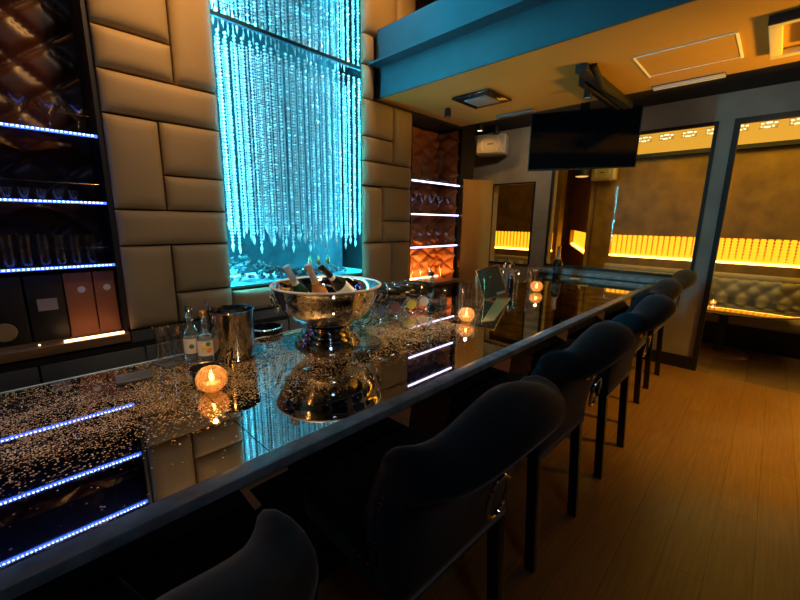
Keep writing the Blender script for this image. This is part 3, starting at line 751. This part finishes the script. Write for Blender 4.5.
# black tub behind the bar
t = thing('ice_tub', 'low black round tub with a steel rim between the ice bucket and the champagne bowl', 'tub', (.99, 2.06, .80))
obj('tub_body', bmf(lathe, [(0, 0), (.085, 0), (.092, .13), (.084, .13), (.078, .01), (0, .01)], 32), 'blackgloss', t, angle=50)
obj('tub_rim', bmf(lathe, [(.094, .128), (.096, .132), (.094, .136), (.083, .136), (.083, .129)], 32, closed=True), 'chrome', t, angle=80)
sd = thing('service_shelf', 'low dark service shelf behind the bar counter', 'shelf', (0, 2.05, 0))
obj('shelf_board', bmf(box, .55, 3.4, -.06, .10, .77, .80, .002), 'blackgloss', sd)
for x in (.6, 2.0, 3.3): obj('support', bmf(box, x-.02, x+.02, -.05, .09, 0, .77), 'black', sd, False)

# bottled water, tumblers, saucer, folder, candle
def small_bottle(x, y, h, r_, lab, acc):
    t = thing('water_bottle', lab, 'bottle', (x, y, ZT), 0, 'clear mixer bottles by the ice bucket')
    obj('body', bmf(lathe, bottle_prof(r_, h-.012, .42, .013), 24), 'bottleglass', t, angle=60)
    obj('cap', bmf(lathe, [(.0145, h-.03), (.0150, h-.018), (.0150, h-.002), (0, h)], 16), acc[0], t, angle=60)
    lb = obj('label', bmf(lathe, [(r_+.0006, .04), (r_+.0008, .045), (r_+.0008, .105), (r_+.0006, .11)], 24), 'label_white', t, angle=60)
    import math as mm
    a = mm.radians(-108)
    for kx, (c_, dz, dr) in enumerate(acc[1]):
        lx = mm.cos(a+dr)*(r_+.0012); ly = mm.sin(a+dr)*(r_+.0012)
        g = obj('label_print', bmf(sphere, (lx, ly, .045+dz), .011, 10, 8, (1, 1, 1)), c_, lb)
        g.data.transform(Matrix.Translation((lx, ly, .045+dz)) @ Matrix.Rotation(a+dr, 4, 'Z') @ Matrix.Diagonal((.08, 1, 1, 1)) @ Matrix.Rotation(-a-dr, 4, 'Z') @ Matrix.Translation((-lx, -ly, -.045-dz)))
small_bottle(.530, 1.865, .262, .033, 'clear mixer bottle with a pale green printed label, the left one by the ice bucket', ('chrome', [('label_green', .03, 0)]))
small_bottle(.566, 1.790, .245, .034, 'clear mixer bottle with yellow and orange fruit on its label, touching the ice bucket side', ('foil_gold', [('label_yellow', .035, -.2), ('orange', .02, .35), ('label_green', .05, .3)]))
t = obj('coaster_tray', bmf(box, -.06, .06, -.055, .055, 0, .004, .001), 'slate', loc=(.452, 1.895, ZT)); t.rotation_euler = (0, 0, .3)
tag(t, 'small dark slate tray under the two upturned tumblers', 'tray')
glass_run('tumbler', [(0, 0), (.028, 0), (.031, .165), (.0295, .165), (.0255, .012), (0, .012)], [.425, .483], 1.9, ZT+.004, '{} upturned tall tumbler on the slate tray beside the bottles', 'glass', 'tumblers on the slate tray', ys=[1.915, 1.888])
tag(obj('folder', bmf(box, -.062, .062, -.05, .05, 0, .012, .003), 'slate', loc=(.285, 1.80, ZT)), 'dark grey bill folder lying flat on the bar left of the tumblers', 'folder')
bpy.data.objects['folder'].rotation_euler = (0, 0, -.12)
t = thing('ashtray', 'round black ashtray dish between the bottles and the candle', 'ashtray', (.505, 1.63, ZT))
obj('dish', bmf(lathe, [(0, 0), (.045, 0), (.062, .022), (.066, .036), (.061, .036), (.050, .012), (0, .008)], 32), 'blackgloss', t, angle=50)
obj('rim', bmf(lathe, [(.0605, .036), (.0635, .039), (.0665, .036)], 32), 'brass', t)
def candle(x, y, s, lab, hz=ZT):
    t = thing('candle_holder', lab, 'candle', (x, y, hz), 0); t.scale = (s,)*3
    pr = [(0, .0)] + [(.050*math.sin(a)+.001, .048-.048*math.cos(a)) for a in [math.radians(d) for d in range(35, 146, 10)]]
    bm = bmesh.new(); lathe(bm, pr+[(.026, .088)]+[(.046*math.sin(a), .048-.044*math.cos(a)) for a in [math.radians(d) for d in range(140, 20, -20)]]+[(0, .008)], 36)
    for v in bm.verts:   # diagonal ribs
        a = math.atan2(v.co.y, v.co.x); k = 1+.05*math.sin(12*a+60*v.co.z); v.co.x *= k; v.co.y *= k
    obj('glass_globe', bm, 'candleglass', t, angle=20)
    obj('wax', bmf(lathe, [(0, .012), (.026, .012), (.026, .034), (0, .034)], 20), 'wax', t)
    obj('flame', bmf(lathe, [(0, .036), (.007, .045), (.006, .056), (0, .075)], 12), 'flame', t)
    L = bpy.data.lights.new('candle_light', 'POINT'); L.energy = .7*s; L.color = (1, .42, .10); L.shadow_soft_size = .008
    o = bpy.data.objects.new('candle_light', L); COL.objects.link(o); o.location = (x, y, hz+.115*s)
    return t
candle(.470, 1.455, 1.08, 'ribbed glass globe candle at the front left of the bar, nearest the camera')
candle(2.06, 1.39, 1.05, 'glowing globe candle in the middle of the bar, left of the leaning menu')
candle(3.50, 1.575, 1.12, 'glowing globe candle further down the bar, right of the leaning menu')

# reclining display bottles in ring cradles
cols = ['label_green', 'label_purple', 'label_pink', 'label_yellow', 'label_white']
posn = [(1.52, 1.80), (1.66, 1.80), (1.80, 1.80), (1.95, 1.79), (2.10, 1.80)]
dv = Vector((-.86, .46, .10)).normalized(); q = Vector((0, 0, 1)).rotation_difference(dv)
base = [(1.60, 1.70, .185), (1.74, 1.70, .190), (1.84, 1.73, .185), (1.98, 1.75, .182), (2.15, 1.77, .170)]
for k, (x, y) in enumerate(posn):
    c_ = cols[k]
    nmn = {'green': 'green', 'purple': 'violet', 'pink': 'pink', 'yellow': 'yellow', 'white': 'cream'}[c_.split('_')[1]]
    B = Vector((base[k][0], base[k][1], ZT+base[k][2]))
    t = thing('reclining_bottle', 'black bottle lying in a chrome cradle above the '+nmn+' medallion', 'bottle', B, 0, 'reclining bottles in ring cradles')
    t.rotation_mode = 'QUATERNION'; t.rotation_quaternion = q
    obj('body', bmf(lathe, bottle_prof(.043, .30, .34, .016), 24), 'darkglass', t, angle=60)
    obj('neck_foil', bmf(lathe, [(.0185, .23), (.0175, .28), (.0210, .29), (.0205, .301), (0, .302)], 16), 'foil_silver', t, angle=60)
    s_ = thing('bottle_cradle', 'chrome ring cradle with a '+nmn+' round medallion, right of the champagne bowl', 'bottle stand', (x, y, ZT), 0, 'chrome ring cradles')
    rot = Matrix.Rotation(math.radians(-36), 3, 'Z')
    rb = bmesh.new(); tube(rb, [rot @ Vector((.055*math.cos(a), 0, .060+.055*math.sin(a))) for a in [2*PI*i/32 for i in range(32)]], .0055, 8, True)
    obj('lower_ring', rb, 'chrome', s_)
    C = B+dv*.10-Vector((x, y, ZT)); e1 = dv.cross(Vector((0, 0, 1))).normalized(); e2 = dv.cross(e1)
    rb = bmesh.new(); tube(rb, [C+e1*.050*math.cos(a)+e2*.050*math.sin(a)-Vector((0, 0, -.006)) for a in [2*PI*i/32 for i in range(32)]], .005, 8, True)
    obj('upper_ring', rb, 'chrome', s_)
    db = bmesh.new(); lathe(db, [(0, 0), (.034, 0), (.036, .003), (.034, .006), (0, .006)], 28, rot @ Vector((0, .0, .070)), rot @ Matrix.Rotation(PI/2, 3, 'X'))
    obj('medallion', db, c_, s_, angle=50)
    obj('stem', bmf(tube, [rot @ Vector((0, 0, .110)), C-Vector((0, 0, .05))], .004, 6), 'chrome', s_)
# small black pourers on the bar
for k, (x, y) in enumerate(((2.22, 1.80), (2.36, 1.83))):
    t = thing('opener_case', ('left' if k == 0 else 'right')+' of the two small black cases lying on the bar beside the cradles', 'case', (x, y, ZT), .2+k*.3)
    obj('case_body', bmf(box, -.055, .055, -.03, .03, 0, .045, .015), 'blackgloss', t); obj('cap', bmf(box, .055, .08, -.02, .02, .008, .036, .006), 'slate', t)
t = thing('glass_mug', 'clear glass mug with a handle beside the two black cases', 'mug', (2.42, 1.96, ZT))
obj('cup', bmf(lathe, [(0, 0), (.04, 0), (.042, .11), (.040, .11), (.037, .01), (0, .01)], 24), 'glass', t, angle=60)
obj('handle', bmf(tube, [(-.042-.03*math.sin(a), 0, .055-.035*math.cos(a)) for a in [PI*i/10 for i in range(11)]], .005, 6), 'glass', t)
# group of tall glassware round the middle candle
def cyl_jar(x, y, r_, h, lab, mt='glass', lid=None, nm_='glass_jar', cat='jar'):
    t = thing(nm_, lab, cat, (x, y, ZT))
    obj('jar_body', bmf(lathe, [(0, 0), (r_, 0), (r_, h), (r_-.002, h), (r_-.003, .008), (0, .008)], 24), mt, t, angle=60)
    if lid: obj('lid', bmf(lathe, [(r_+.001, h-.01), (r_+.002, h+.012), (r_*.5, h+.018), (.008, h+.03), (0, h+.04)], 20), lid, t, angle=50)
cyl_jar(2.25, 1.56, .036, .24, 'tall clear cylinder glass just behind the middle candle')
cyl_jar(2.38, 1.62, .042, .21, 'wide clear cylinder glass right of the tall one behind the middle candle')
cyl_jar(2.16, 1.66, .026, .20, 'slim clear tumbler left of the middle candle')
cyl_jar(2.20, 1.82, .022, .26, 'slender glass bottle with a steel top rising behind the middle candle', 'bottleglass', 'chrome', 'glass_bottle', 'bottle')
t = thing('stirrer_jar', 'glass jar holding copper stirrers between the middle candle and the menu', 'jar', (2.50, 1.60, ZT))
obj('jar_body', bmf(lathe, [(0, 0), (.034, 0), (.036, .15), (.034, .15), (.031, .008), (0, .008)], 20), 'glass', t, angle=60)
for k in range(3): tag(obj('stirrer', bmf(tube, [(0, 0, 0), (-.03+.02*k, .012*k, .235)], .0035, 6), 'copper', loc=(2.50+.008*k, 1.60, ZT+.010)), ['leftmost', 'middle', 'rightmost'][k]+' copper stirrer leaning in the jar beside the menu', 'stirrer', 'copper stirrers')
# menu on a small easel
t = thing('menu_easel', 'thin brass wire easel holding the brown menu board', 'easel', (2.86, 1.66, ZT))
for s in (-1, 1):
    obj('easel_leg', bmf(tube, [(.09*s, -.09*s*.42, .002), (.07*s, .03-.07*s*.42, .20)], .0035, 6), 'brass', t)
obj('easel_leg', bmf(tube, [(.06, .16, .002), (0, .04, .20)], .0035, 6), 'brass', t)
o = thing('menu_board', 'brown framed menu board tilted back on its easel in the middle of the bar', 'menu', (2.87, 1.645, ZT+.012), math.radians(-38))
Rt = Euler((math.radians(-16), math.radians(-14), 0)).to_matrix()
bm = bmesh.new(); obox(bm, Rt @ Vector((0, 0, .14)), (.20, .008, .26), Rt, .001); obj('board', bm, 'menu', o)
bm = bmesh.new()
for cc, ss in (((0, -.002, .272), (.21, .014, .012)), ((0, -.002, .010), (.21, .014, .012)), ((-.101, -.002, .14), (.010, .014, .26)), ((.101, -.002, .14), (.010, .014, .26))):
    obox(bm, Rt @ Vector(cc), ss, Rt, .001)
obj('board_frame', bm, 'brass', o)
bm = bmesh.new(); obox(bm, Rt @ Vector((.055, -.010, .035)), (.075, .012, .022), Rt, .002); obj('clip', bm, 'copper', o)
bm = bmesh.new(); LP = [(2.137, 1.315), (2.22, 1.274), (3.04, 1.592), (2.945, 1.676)]
A = [bm.verts.new((x, y, ZT+.003)) for x, y in LP]; B = [bm.verts.new((x, y, ZT)) for x, y in LP]
bm.faces.new(A); bm.faces.new(B[::-1])
for i in range(4): bm.faces.new((A[i], A[(i+1) % 4], B[(i+1) % 4], B[i]))
tag(obj('menu_reflection_strip', bm, 'goldcard', smooth=False), 'flat gold strip painting the reflection of the menu board on the bar', 'reflection')  # flat gold shape painting the menu's reflection onto the counter
# cruets and glasses right of the menu
cr = [(3.20, 1.80, .024, .20, 'left slim glass cruet right of the menu board', 'bottleglass', 'chrome'), (3.30, 1.74, .028, .14, 'short dark sauce jar among the glass cruets', 'darkglass', 'chrome'),
      (3.36, 1.84, .022, .235, 'tallest slim glass cruet behind the dark sauce jar', 'bottleglass', 'chrome'), (3.44, 1.76, .026, .17, 'clear lidded jar right of the dark sauce jar', 'glass', 'chrome'),
      (3.62, 1.70, .040, .24, 'wide clear glass cylinder just behind the far candle', 'glass', None), (3.78, 1.72, .032, .18, 'clear tumbler right of the far candle', 'glass', None),
      (3.52, 1.86, .024, .22, 'slim clear bottle behind the far candle', 'bottleglass', 'chrome')]
for x, y, r_, h, lab, mt, lid in cr: cyl_jar(x, y, r_, h, lab, mt, lid, 'glass_cruet' if lid else 'glass_vase', 'glassware')
t = thing('standing_champagne_bottle', 'black champagne bottle with a gold neck standing alone near the far bar end', 'bottle', (4.60, 1.83, ZT))
obj('body', bmf(lathe, bottle_prof(.052, .38, .44, .017), 28), 'darkglass', t, angle=60)
obj('neck_foil', bmf(lathe, [(.030, .232), (.0200, .262), (.0195, .355), (.0235, .362), (.0230, .382), (0, .385)], 20), 'foil_rose', t, angle=60)
obj('label', bmf(lathe, [(.0525, .07), (.0528, .075), (.0528, .14), (.0525, .145)], 28), 'slate', t, angle=60)
for k, (x, y, c_) in enumerate(((4.25, 1.40, 'goldcard'), (4.72, 1.66, 'label_white'))):
    tag(obj('coaster', bmf(box, -.045, .045, -.045, .045, 0, .004, .001), c_, loc=(x, y, ZT)), ('gold square coaster lying alone on the far half of the bar', 'pale square coaster beside the standing champagne bottle')[k], 'coaster')
t = thing('door_leaf', 'amber veneered door leaf standing ajar beside the right shelf niche', 'door', (3.462, 2.475, 0), math.atan2(2.295-2.48, 3.754-3.464))
obj('leaf', bmf(box, 0, .345, -.035, 0, .02, 1.995, .003), 'door', t)
obj('edge_trim', bmf(box, -.004, .004, -.038, .0, .02, 1.998), 'brass', t, False)
for z in (.3, 1.1, 1.8): obj('hinge', bmf(tube, [(-.004, .004, z-.04), (-.004, .004, z+.04)], .006, 8), 'brass', t)

# ------------------------------------------------------------------ ceiling fittings, speaker, television
t = thing('ceiling_vent', 'square dark ceiling vent with a pale centre near the blue beam', 'vent', (2.79, 1.84, 2.52))
obj('frame', bmf(box, -.17, .17, -.17, .17, -.018, -.002, .004), 'blackgloss', t)
obj('grille', bmf(box, -.10, .10, -.10, .10, -.028, -.018, .003), 'vent', t)
t = thing('ceiling_vent', 'thin slotted ceiling vent left of the television top', 'vent', (3.34, 1.84, 2.52), math.radians(0))
obj('frame', bmf(box, -.03, .03, -.18, .18, -.02, -.002, .003), 'vent', t); obj('slot', bmf(box, -.012, .0, -.17, .17, -.024, -.0205), 'black', t, False)
t = thing('ceiling_hatch', 'rectangular access hatch with bright outline in the amber ceiling', 'hatch', (2.935, .535, 2.52))
obj('panel', bmf(box, -.19, .19, -.225, .225, -.003, -.0005), 'ceil', t, False)
for nm_, a in (('long_seam', (-.197, -.192, -.23, .23)), ('long_seam', (.192, .197, -.23, .23))): obj(nm_, bmf(box, *a, -.007, -.0005), 'bright', t, False)
for y in (-.235, .228): obj('short_seam', bmf(box, -.19, .215, y-.006, y+.006, -.006, -.0005), 'bright', t, False)
t = thing('linear_ceiling_vent', 'slim double-slot ceiling vent between the hatch and the dark soffit', 'vent', (3.40, .595, 2.52))
obj('slot', bmf(box, -.035, .035, -.205, .205, -.004, -.001), 'black', t, False)
for x in (-.022, .022): obj('blade', bmf(box, x-.008, x+.008, -.20, .20, -.016, -.004), 'bright', t, False)
t = thing('ceiling_cassette', 'square ceiling air conditioner glowing amber at the top right corner', 'air conditioner', (2.93, -.12, 2.52))
obj('surround', bmf(frame, -.27, .27, -.30, .30, -.035, -.004, .05) if False else (lambda b_: (box(b_, -.27, -.22, -.3, .3, -.035, -.002, .004), box(b_, .22, .27, -.3, .3, -.035, -.002, .004), box(b_, -.22, .22, .25, .3, -.035, -.002, .004), box(b_, -.22, .22, -.3, -.25, -.035, -.002, .004), b_)[-1])(bmesh.new()), 'ac', t)
obj('intake_grille', bmf(box, -.16, .16, -.18, .18, -.030, -.002, .004), 'ac', t)
obj('intake_opening', bmf(box, -.10, .10, -.14, .10, -.033, -.030), 'wood', t, False)
obj('side_shade', bmf(box, -.285, -.272, -.3, .3, -.04, -.002), 'black', t, False)
# track with spotlights
t = thing('spotlight_track', 'black ceiling track running towards the television', 'track light', (3.12, 1.02, 2.52))
obj('rail', bmf(box, -.50, .56, -.035, .035, -.045, -.002, .003), 'black', t)
obj('rail_cover', bmf(box, -.30, .50, .045, .085, -.06, -.002, .004), 'blackgloss', t)
obj('tilted_arm', bmf(tube, [(-.45, -.06, -.01), (-.2, -.04, -.07), (.45, -.02, -.02)], .018, 8), 'black', t)
def spot(x, y, z, lab, mt, big=1):
    t = thing('spotlight', lab, 'spotlight', (x, y, z), 0, 'ceiling spotlights')
    obj('housing', bmf(lathe, [(0, 0), (.02*big, 0), (.028*big, -.02), (.030*big, -.07*big), (.024*big, -.07*big), (.018*big, -.05*big), (0, -.05*big)], 18), 'black', t, angle=40)
    obj('lens', bmf(lathe, [(0, -.062*big), (.023*big, -.062*big), (.023*big, -.066*big), (0, -.068*big)], 16), mt, t, angle=40)
spot(3.08, 1.13, 2.515, 'spotlight hanging from the middle of the black ceiling track', 'lampfaint')
spot(4.05, 1.02, 2.80, 'small spotlight above the right end of the television', 'vent')
spot(3.70, 2.93, 2.80, 'dim round spotlight left of the lit one, over the right shelves', 'lampfaint') if False else None
spot(2.82, 2.20, 2.515, 'dim spotlight near the black soffit left of the lit one', 'vent')
spot(3.46, 2.56, 2.52, 'lit warm spotlight just left above the cream speaker', 'lampwarm', 1.3) if False else None
spot(4.42, 2.92, 2.805, 'lit warm spotlight just left above the cream wall speaker', 'lampwarm', 1.5)
spot(4.72, 2.86, 2.805, 'unlit spotlight directly above the cream wall speaker', 'vent', 1.4)
# speaker on the end wall
def speaker(loc, rz, s, lab):
    t = thing('wall_speaker', lab, 'speaker', loc, rz); t.scale = (s,)*3
    obj('cabinet', bmf(box, -.20, .20, -.11, .11, -.13, .13, .02), 'cream', t)
    fr = obj('grille', bmf(box, -.185, .185, -.125, -.108, -.115, .115, .008), pm('speaker_cloth', (.40, .35, .25), .7, bump=.6, bscale=300), t)
    obj('arc_trim', bmf(tube, [(-.05-.07*math.cos(a), -.127, .10*math.sin(a)) for a in [math.radians(d) for d in range(-60, 61, 10)]], .006, 6), 'cream', fr)
    obj('arc_trim', bmf(tube, [(.05+.07*math.cos(a), -.127, .10*math.sin(a)) for a in [math.radians(d) for d in range(-60, 61, 10)]], .006, 6), 'cream', fr)
    obj('badge', bmf(box, -.04, .04, -.129, -.125, -.008, .008), 'black', fr, False)
    obj('bracket', bmf(box, -.03, .03, .10, .20, -.03, .03), 'black', t, False)
speaker((4.84, 2.98, 2.59), math.radians(-72), 1.0, 'cream speaker mounted on the grey end wall left of the television')
speaker((6.80, 2.11, 2.35), math.radians(-90), .85, 'yellow-lit speaker on the lounge wall seen below the television')
t = thing('pendant_lamp', 'small black lamp with a glowing amber rim in the lounge, left of the far speaker', 'lamp', (6.6, 2.38, 2.30))
obj('lamp_shade', bmf(lathe, [(.10, 0), (.11, .01), (.10, .14), (.02, .15), (.0, .15)], 24), 'black', t)
obj('diffuser', bmf(lathe, [(0, -.015), (.07, -.01), (.10, .0), (0, .004)], 24), emit('pendant_glow', (1, .6, .2), .9), t)
obj('rod', bmf(tube, [(0, 0, .15), (0, 0, .75)], .008, 8), 'black', t)
# television
a, c = Vector((3.82, 1.925, 0)), Vector((4.165, 1.03, 0)); dd = c-a
t = thing('television', 'large black flat television hanging from the ceiling above the bar end', 'television', ((a.x+c.x)/2, (a.y+c.y)/2, 2.345), math.atan2(dd.y, dd.x))
hw = dd.length/2
obj('screen_bezel', bmf(box, -hw, hw, .0, .045, -.27, .27, .004), 'black', t)
obj('screen', bmf(box, -hw+.012, hw-.012, -.003, .001, -.258, .258), 'screen', t, False)
obj('ceiling_mount', bmf(box, -.04, .04, .045, .10, -.05, .455), 'black', t, False)
obj('mount_plate', bmf(box, -.15, .15, .045, .06, -.1, .1), 'black', t, False)

# ------------------------------------------------------------------ lounge furniture
def tufted(w, h, d, nb):
    """padded slab in the XZ plane facing -Y, local width w, height h"""
    bm = bmesh.new(); nx, nz = int(nb*8), 20; V = {}
    for i in range(nx+1):
        for j in range(nz+1):
            x = -w/2+w*i/nx; z = h*j/nz
            sx = x/(w/nb); sz = z/(h/2.4)
            q = abs(math.sin(PI*(sx+sz)/1))*abs(math.sin(PI*(sx-sz)/1))
            e = min(1, min(z, h-z)/.05)
            V[i, j] = bm.verts.new((x, -d*(.4+.6*(q**.45))*math.sqrt(max(0, e)), z))
    for i in range(nx):
        for j in range(nz): bm.faces.new((V[i, j], V[i+1, j], V[i+1, j+1], V[i, j+1]))
    A = [bm.verts.new(p_) for p_ in ((-w/2, .08, 0), (w/2, .08, 0), (w/2, .08, h), (-w/2, .08, h))]; bm.faces.new(A)
    top = [V[i, nz] for i in range(nx+1)]; bm.faces.new(top+[A[2], A[3]])
    bot = [V[i, 0] for i in range(nx+1)]; bm.faces.new(bot+[A[1], A[0]])
    for i, (p_, q) in ((0, (0, 3)), (nx, (1, 2))): bm.faces.new([V[i, j] for j in range(nz+1)]+[A[q], A[p_]])
    return bm
def sofa(yc, w, lab, nb):
    t = thing('tufted_sofa', lab, 'sofa', (6.78, yc, 0), -PI/2)
    o = obj('backrest', tufted(w, .48, .12, nb), 'sofa', t, angle=80); o.location = (0, .08, .40)
    bm = bmesh.new(); tube(bm, [(-w/2, .06, .875), (w/2, .06, .875)], .05, 12); obj('top_roll', bm, 'sofa', t)
    obj('seat', bmf(box, -w/2, w/2, -.40, .08, .30, .44, .04), 'sofa', t)
    obj('base', bmf(box, -w/2, w/2, -.36, .15, 0, .30), 'black', t, False)
sofa(.10, 3.7, 'long cream button-tufted sofa along the lounge wall behind the round table', 18)
sofa(3.75, 1.7, 'shorter tufted sofa below the left amber strip, seen through the small window', 8)
for k, (x, y) in enumerate(((6.0, 2.90), (6.0, 2.33))):
    t = thing('red_armchair', ('left', 'right')[k]+' red leather chair back visible over the window ledge', 'armchair', (x, y, 0), 2.6)
    obj('backrest', bmf(box, -.19, .19, .12, .20, .40, .90, .03), 'red', t); obj('seat', bmf(box, -.19, .19, -.24, .14, .32, .44, .03), 'red', t)
    for sx in (-1, 1):
        for sy in (-1, 1): obj('leg', bmf(box, sx*.16-.015, sx*.16+.015, sy*.16-.03, sy*.16, 0, .33), 'black', t, False)
t = thing('round_table', 'large glossy black pedestal table in front of the tufted sofa', 'table', (6.05, .31, 0))
obj('tabletop', bmf(lathe, [(0, .575), (.62, .575), (.68, .590), (.68, .605), (.66, .612), (0, .612)], 64), pm('black_mirror_table', (.40, .38, .34), .06, 1), t, angle=40)
obj('pedestal', bmf(lathe, [(.05, .02), (.045, .05), (.045, .5), (.10, .575)], 24), 'black', t)
obj('base_disc', bmf(lathe, [(0, 0), (.30, 0), (.305, .012), (.29, .022), (0, .028)], 48), pm('copper_base', (.72, .42, .22), .3, .8), t, angle=40)
candle(5.90, .425, .62, 'small glowing candle on the round lounge table', .613)
t = thing('stemmed_glass', 'tall thin glass standing behind the candle on the lounge table', 'glass', (6.12, .46, .613))
obj('glass_body', bmf(lathe, P_FLUTE, 16), 'glass', t, angle=60)
bpy.data.objects['stemmed_glass'].scale = (1.3,)*3

# ------------------------------------------------------------------ lights
def area(name, loc, tgt, e, col, sx, sy=None, spread=180):
    L = bpy.data.lights.new(name, 'AREA'); L.energy = e; L.color = col; L.size = sx
    L.shape = 'RECTANGLE'; L.size_y = sy or sx; L.spread = math.radians(spread)
    o = bpy.data.objects.new(name, L); COL.objects.link(o); o.location = loc
    o.rotation_euler = (Vector(tgt)-Vector(loc)).to_track_quat('-Z', 'Y').to_euler(); return o
def spotl(name, loc, tgt, e, col, ang_=60, blend=.6, rad=.04):
    L = bpy.data.lights.new(name, 'SPOT'); L.energy = e; L.color = col; L.spot_size = math.radians(ang_); L.spot_blend = blend; L.shadow_soft_size = rad
    o = bpy.data.objects.new(name, L); COL.objects.link(o); o.location = loc
    o.rotation_euler = (Vector(tgt)-Vector(loc)).to_track_quat('-Z', 'Y').to_euler(); return o
WARM = (1.0, .48, .12)
spotl('downlight_left_pads', (.80, 1.5, 3.9), (.74, 2.5, 2.8), 230, WARM, 46, 1, .1)
spotl('downlight_right_pads', (2.0, 1.6, 3.9), (2.35, 2.5, 2.8), 95, WARM, 60, 1, .1)
spotl('downlight_right_pads', (2.40, 2.0, 2.49), (2.40, 2.5, 2.1), 1.5, WARM, 100, 1, .03)
spotl('pad_wash', (.9, .3, 3.9), (1.0, 2.5, 1.5), 60, (1.0, .80, .62), 60, 1, .1)
spotl('downlight_counter', (.3, 1.7, 3.9), (.4, 1.7, .9), 260, (1.0, .66, .34), 30, .5)
spotl('downlight_counter', (1.6, 1.8, 3.9), (1.6, 1.75, .9), 480, (1.0, .62, .24), 30, .5)
spotl('track_spot', (4.42, 2.92, 2.70), (4.9, 3.0, 2.0), 8, WARM, 110)
spotl('leaf_spot', (3.2, 1.9, 2.50), (3.62, 2.38, 1.5), 12, (1.0, .6, .2), 60, 1)
spotl('grey_wall_fill', (3.9, 1.9, 2.75), (5.05, 2.4, 2.1), 22, (1.0, .74, .50), 130, 1)  # added light brightening the grey end wall
spotl('grey_wall_fill', (3.9, .1, 2.75), (5.05, .6, 2.1), 7, (1.0, .85, .70), 130, 1)  # added light for the grey post by the doorway
area('niche_left_light', (-.2, 2.62, 3.3), (-.1, 2.86, 2.0), .9, (1.0, .45, .2), .5, .1)
area('niche_right_light', (3.08, 2.58, .97), (3.08, 2.81, 1.5), 3.4, (1.0, .45, .10), .6, .05)
spotl('beam_blue_fill', (1.5, 2.7, 3.75), (2.24, 1.7, 2.78), 45, (.04, .55, 1.0), 62, .8, .15)  # added unseen light in the window head, tints the beam blue
spotl('amber_uplight', (3.4, -1.5, 1.6), (3.1, -.05, 2.52), 460, (1.0, .52, .045), 50, 1, .15)
spotl('bottle_glint_fill', (2.6, 1.0, 2.49), (1.9, 1.78, 1.0), 45, (.9, .93, 1.0), 40, .5, .04)  # added light to give the reclining bottles highlights
spotl('floor_spot', (4.0, -1.9, 2.5), (4.05, .0, 0), 380, (1.0, .47, .04), 62, 1, .15)
area('lounge_light', (6.1, .4, 3.0), (6.7, .4, 0), 44, (1.0, .58, .07), 2.6, 1.0)
area('lounge_light', (6.3, 3.6, 3.0), (6.9, 3.6, 0), 1.5, (1.0, .55, .12), 1.4, .8)
spotl('cool_fill_lamp', (-.4, -1.6, 3.4), (1.2, 1.0, .9), 20, (.45, .68, 1.0), 100, 1, .2)
wd = bpy.data.worlds.new('world'); S.world = wd; wd.use_nodes = True
wd.node_tree.nodes['Background'].inputs[0].default_value = (.05, .055, .07, 1); wd.node_tree.nodes['Background'].inputs[1].default_value = .05
S.view_settings.view_transform = 'Standard'; S.view_settings.look = 'None'; S.view_settings.gamma = 1
S.view_settings.use_curve_mapping = False; S.view_settings.exposure = 0
